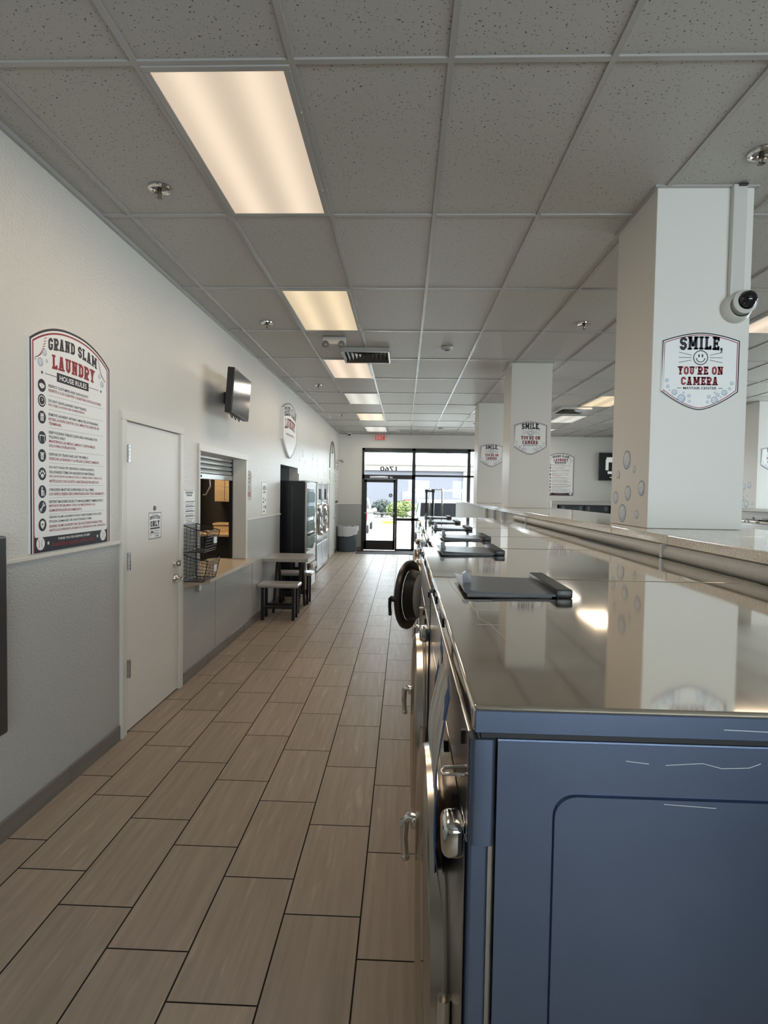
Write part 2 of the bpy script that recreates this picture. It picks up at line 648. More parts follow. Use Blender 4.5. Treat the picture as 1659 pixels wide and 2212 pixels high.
class Flat:
    """printed sheet: polygons laid on a plane a few tenths of a millimetre apart"""
    def __init__(s, mats):
        s.mb = MB(); s.mats = mats; s.lv = 0
    def P(s, u, v, k):
        return (u, -k, v)
    def add(s, polys, m, lift, warp=None):
        s.mb.mi = s.mats.index(m)
        for p in polys:
            if warp: p = [warp(u, v) for u, v in p]
            try:
                s.mb.poly([s.P(u, v, lift) for u, v in p])
            except ValueError:
                pass
        return s
    def slab(s, outline, m, thick):
        s.mb.mi = s.mats.index(m)
        s.mb.prism([(u, 0, v) for u, v in outline], (0, -thick, 0))
        return s
    def text(s, string, u0, v0, u1, v1, m, lift, block=False, warp=None):
        pl = block_polys(string) if block else text_polys(string)
        pl = [[(u0 + (u1 - u0) * a, v0 + (v1 - v0) * b) for a, b in p] for p in pl]
        return s.add(pl, m, lift, warp)
    def line(s, path, t, m, lift, closed=False, warp=None):
        return s.add(stroke(path, t, closed), m, lift, warp)
    def disc(s, u, v, r, m, lift, n=20, ry=None):
        ry = ry or r
        return s.add([[(u + r * math.cos(2 * PI * k / n), v + ry * math.sin(2 * PI * k / n)) for k in range(n)]], m, lift)
    def ring(s, u, v, r, t, m, lift, n=24, a0=0, a1=2 * PI, ry=None):
        ry = ry or r
        full = abs(a1 - a0 - 2 * PI) < 1e-6
        pts = [(u + r * math.cos(a0 + (a1 - a0) * k / n), v + ry * math.sin(a0 + (a1 - a0) * k / n)) for k in range(n if full else n + 1)]
        return s.line(pts, t, m, lift, full)
    def star(s, u, v, r, m, lift):
        pts = []
        for k in range(10):
            rr = r if k % 2 == 0 else r * .42
            a = PI / 2 + k * PI / 5
            pts.append((u + rr * math.cos(a), v + rr * math.sin(a)))
        for k in range(5):
            i = 2 * k
            s.add([[pts[i], pts[(i + 1) % 10], (u, v), pts[i - 1]]], m, lift)
        return s
    def bubble(s, u, v, r, lift):
        s.disc(u, v, r, BUBB, lift)
        s.disc(u, v, r * .84, BUBL, lift + .0002)
        s.ring(u, v, r * .62, r * .14, SIGNW, lift + .0004, 10, PI * .55, PI * .95)
        s.ring(u, v, r * .66, r * .12, BUBB, lift + .0004, 10, -PI * .45, -PI * .05)
        return s
    def build(s, name, parent=None, loc=None, rz=0):
        bm = s.mb.bm
        me = bpy.data.meshes.new(name)
        bm.normal_update()
        bm.to_mesh(me); bm.free()
        for mm in s.mats: me.materials.append(mm)
        o = bpy.data.objects.new(name, me)
        COL.objects.link(o)
        if parent is not None: o.parent = parent
        if loc is not None:
            o.location = loc
            o.rotation_euler = (0, 0, rz)
        return o
LEFT = PI / 2          # a sheet built facing -y, turned to face +x

# ------------------------------------------------------------------ dimensions
CE = 3.3235            # ceiling
XL, XR = -1.87, 8.6    # side walls
YF, YB = 16.25, -3.6   # storefront wall, rear wall
PX0, PX1 = 1.32, 1.825 # first row of pillars
GX0, GY0, GS, GL = -.4594, 2.2276, .6096, 1.2192

# ------------------------------------------------------------------ setting
struct(MB().box(XL - .1, XR, YB, YF + .1, -.12, 0), 'floor', FLOOR)
# ceiling with its tile field and grid
struct(MB().box(XL - .15, XR + .15, YB - .15, YF + .15, CE + .004, CE + .2), 'ceiling', CEIL)
g = MB()
xs = [GX0 + GS * i for i in range(-2, 15)]
ys = [GY0 + GL * i for i in range(-4, 12)]
for x in xs:
    g.box(x - .012, x + .012, YB, YF, CE - .005, CE + .006)
for y in ys:
    g.box(XL, XR, y - .012, y + .012, CE - .0045, CE + .006)
struct(g, 'trim_1', GRID)                       # suspended grid
g = MB()
g.box(XL, XL + .022, YB, YF, CE - .02, CE + .004)
g.box(XL, XR, YF - .022, YF, CE - .02, CE + .004)
struct(g, 'trim_2', GRID)                       # wall angle

# left wall with openings: employee door, service window, alcove
DY0, DY1, DZ = 3.735, 4.70, 2.14
WY0, WY1, WZ0, WZ1 = 5.12, 6.63, .84, 2.03
AY0, AY1, AZ = 8.55, 9.95, 2.07
BY0, BY1, BZ = 11.5, 13.2, 1.86
RAIL = 1.32
def wall_cells(lo, hi):
    """(y0,y1,z0,z1) boxes of the left wall between heights lo and hi"""
    out = []
    cuts = [(DY0, DY1, 0, DZ), (WY0, WY1, WZ0, WZ1), (AY0, AY1, 0, AZ), (BY0, BY1, 0, BZ)]
    y = YB
    for a, b, z0, z1 in cuts:
        out.append((y, a, lo, hi))
        if z0 > lo: out.append((a, b, lo, min(hi, z0)))
        if z1 < hi: out.append((a, b, max(lo, z1), hi))
        y = b
    out.append((y, YF, lo, hi))
    return [c for c in out if c[3] - c[2] > 1e-4]
g = MB()
g.mi = 0
for a, b, z0, z1 in wall_cells(RAIL, CE + .1):
    g.box(XL - .15, XL, a, b, z0, z1)
g.mi = 1
for a, b, z0, z1 in wall_cells(0, RAIL):
    g.box(XL - .15, XL, a, b, z0, z1)
struct(g, 'wall_left', [WALL, WALL_LOW])
# chair rail and panel seams
g = MB()
for a, b in ((2.5, DY0 - .03), (WY1 + .1, AY0), (AY1, BY0), (13.2, 14.18), (15.2, YF)):
    g.box(XL, XL + .014, a, b, RAIL - .012, RAIL + .012, .005)
g.box(-1.87, -1.2, YF - .014, YF, RAIL - .012, RAIL + .012, .005)
struct(g, 'trim_3', TRIMP)
g = MB()
for y in (2.5, 5.62, 7.0):
    g.box(XL, XL + .004, y - .012, y + .012, .1, .8 if y > 5 else .6)
struct(g, 'trim_4', WALL_LOW)
# tile base
g = MB()
for a, b in ((YB, DY0 - .06), (DY1 + .06, AY0), (AY1, BY0), (13.2, 14.18), (15.2, YF)):
    y = a
    while y < b - .02:
        e = min(y + .607, b)
        g.box(XL, XL + .012, y + .0015, e - .0015, 0, .1, .002, 1)
        y += .61
struct(g, 'baseboard_left', TILEB)
g = MB()
g.box(XL, -1.21, YF - .012, YF, 0, .1, .002, 1)
g.box(3.5, XR, YF - .012, YF, 0, .1, .002, 1)
struct(g, 'baseboard_back', TILEB)

# storefront wall
SX0, SX1, SZ = -1.205, 3.42, 2.92
g = MB()
g.box(XL - .15, SX0, YF, YF + .15, RAIL, CE + .1)
g.box(SX0, SX1, YF, YF + .15, SZ, CE + .1)
g.box(SX1, XR, YF, YF + .15, RAIL, CE + .1)
g.mi = 1
g.box(XL - .15, SX0, YF, YF + .15, -.05, RAIL)
g.box(SX1, XR, YF, YF + .15, -.05, RAIL)
struct(g, 'wall_front', [WALL, mat('wall_paint_grey_front', (.40, .405, .385), .4, bump=(90, .1))])
QY0, QY1, QZ0, QZ1 = 4.0, 13.2, 1.2, 2.6  # unseen window opening, added to bring fill daylight from the right
g = MB()
g.box(XR, XR + .15, YB, QY0, -.05, CE + .1)
g.box(XR, XR + .15, QY1, YF + .15, -.05, CE + .1)
g.box(XR, XR + .15, QY0, QY1, -.05, QZ0)
g.box(XR, XR + .15, QY0, QY1, QZ1, CE + .1)
struct(g, 'wall_right', WALL)
g = MB()
for k in range(8):
    y = QY0 + (QY1 - QY0 - .06) * k / 7
    g.box(XR + .03, XR + .1, y, y + .06, QZ0, QZ1)
for z in (QZ0, QZ1 - .05):
    g.box(XR + .03, XR + .1, QY0, QY1, z, z + .05)
o = struct(g, 'added_window_right', FRAME)
struct(MB().box(XR + .06, XR + .066, QY0, QY1, QZ0, QZ1), 'pane', GLASS, parent=o)  # glass of the added, unseen right window
# rear wall, behind the photographer, with an unseen window added for fill daylight
g = MB()
RX0, RX1, RZ0, RZ1 = .2, 5.2, .95, 2.5
g.box(XL - .15, RX0, YB - .15, YB, -.05, CE + .1)
g.box(RX0, RX1, YB - .15, YB, RZ1, CE + .1)
g.box(RX0, RX1, YB - .15, YB, -.05, RZ0)
g.box(RX1, XR, YB - .15, YB, -.05, CE + .1)
struct(g, 'wall_back', WALL)
g = MB()
for x in (RX0, 1.6, 3.6, RX1 - .05):
    g.box(x, x + .05, YB - .1, YB - .03, RZ0, RZ1)
for z in (RZ0, RZ1 - .05):
    g.box(RX0, RX1, YB - .1, YB - .03, z, z + .05)
o = struct(g, 'added_window_rear', FRAME)
struct(MB().box(RX0, RX1, YB - .07, YB - .064, RZ0, RZ1), 'pane', GLASS, parent=o)  # glass of the added, unseen rear window

# storefront frame
g = MB()
y0, y1 = YF - .02, YF + .09
def fr(x0, x1, z0, z1): g.box(x0, x1, y0, y1, z0, z1)
fr(SX0, SX0 + .065, 0, SZ)
fr(SX0, SX1, SZ - .07, SZ)
fr(.218, .310, 0, SZ)
fr(1.775, 1.865, 0, SZ)
fr(SX1 - .06, SX1, 0, SZ)
fr(SX0, .295, 2.045, 2.165)
fr(.295, SX1, 2.12, 2.175)
fr(-.245, -.195, 0, 2.05)
fr(-.2, SX1, .865, .94)
fr(-.2, SX1, 0, .06)
sf = struct(g, 'window_1', FRAME)
for a, b, z0, z1 in ((SX0 + .05, .24, 2.16, SZ - .05), (.29, 1.8, 2.17, SZ - .05), (1.84, SX1 - .05, 2.17, SZ - .05),
                     (-.2, .24, .92, 2.05), (-.2, .24, .05, .88), (.29, 1.8, .92, 2.13), (.29, 1.8, .05, .88), (1.84, SX1 - .05, .92, 2.13), (1.84, SX1 - .05, .05, .88)):
    struct(MB().box(a, b, YF + .03, YF + .036, z0, z1), 'pane', GLASS, parent=sf)
# roller shade tucked at the head
g = MB()
g.box(SX0 + .06, .235, YF + .04, YF + .05, SZ - .125, SZ - .06)
g.box(.3, 1.79, YF + .04, YF + .05, SZ - .125, SZ - .06)
struct(g, 'shade', mat('shade_grey', (.2, .2, .21), .8), parent=sf)
# street number on the transom glass, read from outside
f = Flat([NAVY])
f.text('1760', 0, 0, .475, .137, NAVY, 0)
o = f.build('street_number', sf)
o.location = (-.222, YF + .038, 2.27); o.rotation_euler = (0, 0, PI)
o['label'] = 'grey vinyl street number reading backwards'

# glass entrance door
g = MB()
dx0, dx1 = -1.148, -.247
g.box(dx0, dx0 + .085, y0 + .01, y1 - .03, .02, 2.04, .006)
g.box(dx1 - .06, dx1, y0 + .01, y1 - .03, .02, 2.04, .006)
g.box(dx0, dx1, y0 + .01, y1 - .03, 1.945, 2.04, .006)
g.box(dx0, dx1, y0 + .01, y1 - .03, .02, .29, .006)
d2 = struct(g, 'door_2', FRAME, 30)
struct(MB().box(dx0 + .07, dx1 - .05, YF + .03, YF + .036, .28, 1.96), 'pane', GLASS, parent=d2)
struct(MB().cyl((dx0 + .05, YF - .05, 1.07), (dx1 - .03, YF - .05, 1.07), .014, 10).box(dx0 + .03, dx0 + .06, YF - .06, YF, 1.05, 1.09).box(dx1 - .05, dx1 - .02, YF - .06, YF, 1.05, 1.09), 'push_bar', SATIN, 40, d2)
struct(MB().box(-.98, -.46, YF - .1, YF - .02, 2.06, 2.12, .01).box(-.42, -.33, YF - .08, YF - .02, 2.06, 2.11, .008), 'door_closer', GALV, 40, d2)
struct(MB().box(dx1 - .045, dx1 - .02, YF - .05, YF - .01, 1.2, 1.42, .008), 'pull_handle', BLACKM, 40, d2)
f = Flat([GREYP, SIGNW])
f.disc(0, 0, .055, GREYP, 0); f.disc(0, 0, .02, SIGNW, .0004)
o = f.build('round_sticker', d2); o.location = (-.385, YF + .028, 1.58)

# employee door
g = MB()
g.box(XL - .1, XL + .022, DY0 - .05, DY0 + .012, 0, DZ - .0105, .004)
g.box(XL - .1, XL + .022, DY1 - .035, DY1 + .025, 0, DZ - .0105, .004)
g.box(XL - .1, XL + .022, DY0 - .05, DY1 + .025, DZ - .01, DZ + .05, .004)
d1 = struct(g, 'door_1', TRIMP, 30)
struct(MB().box(XL - .045, XL + .002, DY0 + .016, DY1 - .04, .012, DZ - .014, .003), 'slab', DOORP, 30, d1)
struct(MB().box(XL - .12, XL - .09, DY0, DY1, 0, DZ), 'stop', OFFICE, None, d1)
for zc in (1.908, 1.183, .453):
    h = MB()
    h.box(XL + .0021, XL + .027, DY0 + .010, DY0 + .034, zc - .058, zc + .058)
    for k in range(5):
        h.cyl((XL + .03, DY0 + .022, zc - .058 + .0245 * k), (XL + .03, DY0 + .022, zc - .058 + .0245 * k + .021), .0105, 10)
    struct(h, 'hinge', SATIN, 40, d1)
struct(MB().lathe([(0, .045), (.026, .045), (.031, .03), (.034, .008), (.034, 0)], (XL + .002, 4.585, 1.07), 'x', 20), 'deadbolt', CHROME, 40, d1)
h = MB().lathe([(0, .03), (.02, .03), (.034, .012), (.036, 0)], (XL + .002, 4.585, .945), 'x', 20)
h.tube([(XL + .02, 4.585, .945), (XL + .065, 4.585, .945), (XL + .068, 4.54, .94), (XL + .062, 4.46, .932)], [.012, .012, .011, .009], 10)
struct(h, 'lever_handle', CHROME, 40, d1)
struct(MB().lathe([(0, .012), (.012, .012), (.02, 0)], (XL + .002, 4.207, 1.53), 'x', 14), 'peephole', CHROME, 40, d1)
# scuff at the kick edge is left to the paint; sign on the door
f = Flat([SIGNW, NAVY, GREYP])
W_, H_ = .215, .20
f.slab(rect(0, 0, W_, H_), SIGNW, .002)
f.line([(.004, .004), (W_ - .004, .004), (W_ - .004, H_ - .004), (.004, H_ - .004)], .005, NAVY, .0024, True)
arc = lambda u, v: (u, v + .012 * (1 - ((u - W_ / 2) / (W_ / 2)) ** 2))
f.text('do not enter', .05, .178, .165, .187, GREYP, .0024)
f.text('EMPLOYEES', .02, .140, .195, .164, NAVY, .0024, True, arc)
f.text('ONLY', .028, .093, .187, .135, NAVY, .0024, True)
f.add([rect(.025, .074, .19, .086)], NAVY, .0024)
f.disc(.052, .042, .022, NAVY, .0024); f.disc(.054, .034, .015, SIGNW, .0027, ry=.017); f.disc(.06, .05, .026, NAVY, .0026, ry=.009)
f.text('Thank you', .09, .053, .185, .066, GREYP, .0024)
f.text('FOR YOUR', .095, .034, .18, .046, NAVY, .0024)
f.text('CARE', .105, .014, .17, .028, NAVY, .0024)
tag(f.build('door_sign', None, (XL + .002, 4.106, 1.30), LEFT), 'small white EMPLOYEES ONLY sign stuck on the closed white door', 'sign')

# far white door by the entrance
g = MB()
g.box(XL - .02, XL + .02, 14.2, 14.26, 0, 2.1395, .004)
g.box(XL - .02, XL + .02, 15.12, 15.18, 0, 2.1395, .004)
g.box(XL - .02, XL + .02, 14.2, 15.18, 2.14, 2.2, .004)
d3 = struct(g, 'door_3', TRIMP, 30)
struct(MB().box(XL - .01, XL + .008, 14.26, 15.12, .01, 2.14), 'slab', mat('door_pale', (.66, .68, .66), .3), None, d3)
struct(MB().lathe([(0, .06), (.02, .06), (.026, .045), (.012, .02), (.03, .008), (.03, 0)], (XL + .008, 15.02, .98), 'x', 16), 'lever_handle', SATIN, 40, d3)
for z in (.3, 1.1, 1.9):
    struct(MB().box(XL + .008, XL + .024, 14.262, 14.285, z, z + .1), 'hinge', SATIN, None, d3)

# service window frame, jamb lining
g = MB()
t = .065
g.box(XL, XL + .02, WY0 - .02, WY0 + .004, WZ0 - .03, WZ1 - .005, .004)
g.box(XL, XL + .02, WY1 - .004, WY1 + t, WZ0 - .02, WZ1 - .005, .004)
g.box(XL, XL + .02, WY0 - .02, WY1 + t, WZ1 - .0045, WZ1 + t, .004)
g.box(XL - .15, XL + .001, WY0 - .002, WY0 + .004, WZ0, WZ1)
g.box(XL - .15, XL + .001, WY1 - .004, WY1 + .002, WZ0 + .03, WZ1)
g.box(XL - .15, XL + .001, WY0 + .004, WY1 - .004, WZ1 - .004, WZ1 + .002)
struct(g, 'window_3', TRIMP, 30)

# alcove behind the vending machine and dryers
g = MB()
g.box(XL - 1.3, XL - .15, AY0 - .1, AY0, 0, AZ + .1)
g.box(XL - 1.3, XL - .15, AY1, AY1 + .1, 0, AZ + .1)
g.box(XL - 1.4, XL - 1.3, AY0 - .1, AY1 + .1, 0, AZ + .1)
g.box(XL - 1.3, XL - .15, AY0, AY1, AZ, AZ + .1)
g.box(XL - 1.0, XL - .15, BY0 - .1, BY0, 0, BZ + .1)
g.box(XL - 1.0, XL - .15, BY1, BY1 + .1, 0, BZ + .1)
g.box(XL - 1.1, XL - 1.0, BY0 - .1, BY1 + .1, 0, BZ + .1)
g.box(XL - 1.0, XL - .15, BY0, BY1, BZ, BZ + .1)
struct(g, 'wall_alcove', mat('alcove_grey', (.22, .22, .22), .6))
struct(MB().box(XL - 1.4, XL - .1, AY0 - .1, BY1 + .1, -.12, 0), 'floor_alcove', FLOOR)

# office behind the service window
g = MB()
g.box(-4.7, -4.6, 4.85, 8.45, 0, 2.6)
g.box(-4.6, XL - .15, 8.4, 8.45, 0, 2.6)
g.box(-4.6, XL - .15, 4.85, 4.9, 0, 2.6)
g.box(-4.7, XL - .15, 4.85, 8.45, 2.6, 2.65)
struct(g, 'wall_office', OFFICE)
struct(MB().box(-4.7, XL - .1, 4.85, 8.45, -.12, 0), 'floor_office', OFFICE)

# pillars
def pillar(x0, x1, y0, y1, label, zb=1.506):
    g = MB()
    g.box(x0, x1, y0, y1, zb, CE + .003, .004)
    g.mi = 1
    g.box(x0 - .018, x1 + .018, y0 - .018, y1 + .018, CE - .006, CE + .004)
    tag(struct(g, 'pillar', [PILLAR, GRID], 30), label, 'pillar')
pillar(PX0, PX1, 3.14, 3.69, 'nearest square white pillar, with blue bubble decals and a dome camera')
pillar(PX0, PX1, 7.25, 7.78, 'middle square white pillar standing on the bulkhead counter')
pillar(PX0 + .005, PX1, 10.46, 10.98, 'farthest square white pillar on the bulkhead, nearest the storefront')
pillar(6.0, 6.5, 9.95, 10.48, 'white pillar of the second row at the right edge of the photo', 1.4905)

# ------------------------------------------------------------------ ceiling things
LAMP_W = 3.6
def ceiling_light(col, row, dm, label, group='ceiling light panels'):
    x0, yy = GX0 + GS * col, GY0 + GL * row
    t = thing('ceiling_light', label, 'ceiling light', (x0 + GS / 2, yy + GL / 2, CE - .006), 0, group)
    hx, hy = GS / 2 - .012, GL / 2 - .012
    g = MB()
    for a, b, c, d in ((-hx, -hx + .028, -hy + .0285, hy - .0285), (hx - .028, hx, -hy + .0285, hy - .0285), (-hx, hx, -hy, -hy + .028), (-hx, hx, hy - .028, hy)):
        g.box(a, b, c, d, -.004, .006, .002)
    for yy_ in (-.32, .32):
        g.box(hx - .004, hx + .004, yy_ - .012, yy_ + .012, -.010, .0)
    g.build('frame', GRID, t)
    MB().box(-hx + .026, hx - .026, -hy + .026, hy - .026, -.0005, .003).build('diffuser', dm, t)
    l = bpy.data.lights.new('tube_light', 'AREA')
    l.shape = 'RECTANGLE'
    l.size, l.size_y = 2 * hx - .06, 2 * hy - .06
    l.energy = LAMP_W
    l.color = (1, .80, .60) if dm is not DIFF_C else (1, .93, .82)
    o = bpy.data.objects.new('tube_light', l)
    COL.objects.link(o)
    o.parent = t
    o.location = (0, 0, -.006)
    return t
ceiling_light(-1, 0, DIFF_W, 'large pinkish light panel nearest the camera, above the house rules board')
ceiling_light(-1, 2, DIFF_Y, 'yellowish light panel second from the camera, in the row along the left wall')
ceiling_light(-1, 4, DIFF_W, 'warm light panel just behind the louvred air vent')
ceiling_light(-1, 6, DIFF_C, 'dull whitish light panel beyond the one behind the air vent')
ceiling_light(-1, 8, DIFF_Y, 'small warm light panel second from the storefront wall, left row')
ceiling_light(-1, 10, DIFF_C, 'pale light panel nearest the storefront wall, above the exit sign')
ceiling_light(6, 2, DIFF_W, 'pink light panel at the right edge behind the nearest pillar')
ceiling_light(6, 6, DIFF_Y, 'bright yellowish light panel right of the middle pillar, by a dark vent')
ceiling_light(6, 8, DIFF_C, 'pale light panel beyond the dark vent, right of the middle pillar')
ceiling_light(6, 10, DIFF_C, 'light panel nearest the far wall on the right side, partly hidden by the middle pillar')

def sprinkler(x, y, label):
    t = thing('sprinkler', label, 'sprinkler', (x, y, CE), 0, 'ceiling sprinklers')
    MB().lathe([(.062, .0), (.06, -.008), (.045, -.012), (.036, -.004), (.034, .002)], (0, 0, 0), 'z', 28).build('escutcheon', CHROME, t, 40)
    g = MB().cyl((0, 0, 0), (0, 0, -.022), .012, 12)
    for sg in (-1, 1):
        g.tube([(0, .010 * sg, -.02), (0, .016 * sg, -.034), (0, .004 * sg, -.05)], .003, 6)
    g.build('head', mat('sprinkler_brass', (.2, .19, .17), .3, 1), t, 40)
    MB().lathe([(0, -.05), (.014, -.05), (.018, -.053), (0, -.055)], (0, 0, 0), 'z', 14).build('deflector', mat('sprinkler_brass', (.2, .19, .17)), t)
for x, y, lb in ((-1.37, 3.141, 'chrome sprinkler left of the large near light panel'),
                 (-1.376, 5.622, 'chrome sprinkler left of the second light panel'),
                 (-1.362, 8.9, 'small sprinkler above the shield shaped wall sign'),
                 (-1.375, 12.307, 'tiny sprinkler near the far left corner of the ceiling'),
                 (1.697, 5.59, 'sprinkler between the nearest and middle pillars'),
                 (1.673, 2.835, 'sprinkler at the right edge, above the nearest pillar'),
                 (1.641, 13.582, 'tiny sprinkler by the storefront, beside the farthest pillar')):
    sprinkler(x, y, lb)

t = thing('smoke_detector', 'round grey smoke detector on the ceiling right of the air vent', 'smoke detector', (.457, 6.518, CE))
MB().lathe([(.065, 0), (.065, -.014), (.055, -.03), (.03, -.036), (0, -.036)], (0, 0, 0), 'z', 28).build('body', mat('detector_beige', (.42, .41, .38), .4), t, 40)
MB().lathe([(.03, -.036), (.022, -.046), (0, -.048)], (0, 0, 0), 'z', 18).build('sensor', GREYPL, t, 40)
t = thing('smoke_detector', 'tiny pale detector on the ceiling near the storefront', 'smoke detector', (.9, 14.6, CE))
MB().lathe([(.065, 0), (.065, -.014), (.055, -.03), (0, -.036)], (0, 0, 0), 'z', 20).build('body', mat('detector_beige', (.42, .41, .38)), t, 40)

def vent(x0, x1, y0, y1, label):
    cx, cy = (x0 + x1) / 2, (y0 + y1) / 2
    t = thing('air_vent', label, 'air vent', (cx, cy, CE), 0)
    a, b = (x1 - x0) / 2, (y1 - y0) / 2
    MB().box(-a, a, -b, b, -.004, .0).build('backing', BLACK, t)
    for k in range(5):
        s0 = 1 - .17 * k
        s1 = s0 - .11
        z0, z1 = -.05 + .004 * k, -.012
        g = MB()
        A, B, A1, B1 = a * s0, b * s0, a * s1, b * s1
        # frustum ring of four slanting blades
        o_ = [(-A, -B), (A, -B), (A, B), (-A, B)]
        i_ = [(-A1, -B1), (A1, -B1), (A1, B1), (-A1, B1)]
        for q in range(4):
            r = (q + 1) % 4
            g.prism([(*o_[q], z0), (*o_[r], z0), (*i_[r], z1), (*i_[q], z1)], (0, 0, .003))
        g.build('louvre', mat('vent_metal_shade_tint', (.09, .09, .088), .35, .5), t)  # blade colour darkened to stand for their shadow side
    g = MB()
    for p, q in (((-a - .02, -a), (-b - .02, b + .02)), ((a, a + .02), (-b - .02, b + .02)), ((-a, a), (-b - .02, -b)), ((-a, a), (b, b + .02))):
        g.box(p[0], p[1], q[0], q[1], -.055, 0, .003)
    g.build('frame', GRID, t)
vent(-.735, -.215, 6.56, 7.10, 'square louvred air vent on the ceiling between the second and third light panels')
vent(2.92, 3.44, 10.78, 11.4, 'dark louvred air vent on the ceiling right of the middle pillar')
t = thing('slot_diffuser', 'flat grey slot vent on the ceiling beside the panel over the exit', 'vent', (.12, 15.4, CE))
MB().box(-.3, .3, -.28, .28, -.008, 0).build('plate', GALV, t)
g = MB()
for k in range(5):
    g.box(-.27, .27, -.22 + .1 * k, -.18 + .1 * k, -.0095, -.0075)
g.build('slot', GREYPL, t)

t = thing('emergency_light', 'grey twin lamp emergency light hanging under the ceiling before the air vent', 'emergency light', (-.775, 6.12, CE))
MB().box(-.125, .125, -.03, .05, -.085, 0, .012).build('housing', mat('detector_beige', (.42, .41, .38)), t, 40)
for sx in (-.085, .085):
    g = MB().lathe([(.018, .02), (.034, 0), (.036, -.035), (.03, -.04), (0, -.036)], (sx, -.045, -.075), 'z', 20)
    g.build('lamp', GREYPL, t, 40)

t = thing('exit_sign', 'red and white EXIT sign hanging at the ceiling above the glass door', 'exit sign', (-.71, YF - .06, 3.215))
MB().box(-.15, .15, -.02, .02, -.085, .09, .006).build('housing', EXW, t, 40)
MB().box(-.03, .03, -.012, .06, .07, .108).build('bracket', EXW, t)
f = Flat([EXR, EXW])
f.add([rect(-.135, -.072, .135, .076)], EXR, .0205)
f.text('EXIT', -.105, -.05, .105, .055, EXW, .0212)
f.build('face', t)

def dome(x, y, z, label, r=.062):
    t = thing('security_camera', label, 'security camera', (x, y, z))
    MB().lathe([(r * 1.25, 0), (r * 1.25, -.02), (r * 1.05, -.055), (r * .95, -.062)], (0, 0, 0), 'y', 30).build('base_ring', mat('camera_white', (.60, .59, .55), .4), t, 40)
    g = MB()
    g.lathe([(r * 1.02, -.045), (r * .98, -.075), (r * .72, -.088)], (.012, 0, .016), 'y', 30)
    g.build('bezel', mat('camera_white', (.60, .59, .55)), t, 40)
    MB().lathe([(r * .74, -.082), (r * .66, -.105), (r * .4, -.124), (0, -.13)], (.016, 0, .022), 'y', 30).build('dome', GLOSSB, t, 50)
    return t
dome(1.745, 3.14, 2.685, 'white dome camera with black eye high on the nearest pillar')
t = thing('conduit_cover', 'white cable conduit running from the ceiling down to the dome camera', 'conduit', (1.735, 3.14, 2.74))
MB().box(-.036, .036, -.035, 0, 0, CE - 2.74, .006).build('raceway', mat('camera_white', (.60, .59, .55)), t, 30)
MB().box(-.012, .03, -.05, -.036, CE - 2.755, CE - 2.742, .003).build('cable_end', BLACK, t)
t = thing('security_camera', 'tiny black dome camera at the top of the storefront wall, left of the exit sign', 'security camera', (-1.58, YF - .08, CE))
MB().lathe([(.06, 0), (.06, -.025), (.05, -.03)], (0, 0, 0), 'z', 20).build('base_ring', EXW, t, 40)
MB().lathe([(.048, -.028), (.035, -.06), (0, -.072)], (0, 0, 0), 'z', 20).build('dome', GLOSSB, t, 40)
t = thing('security_camera', 'grey bullet camera in the far left corner above the entry poster', 'security camera', (XL + .02, 15.95, 2.5))
MB().tube([(-.02, 0, .02), (.05, -.01, .04), (.09, -.03, .03)], .018, 10).build('bracket', GALV, t, 40)
MB().tube([(.07, .03, .03), (.12, -.1, 0)], .038, 14).build('housing', SATIN, t, 40)

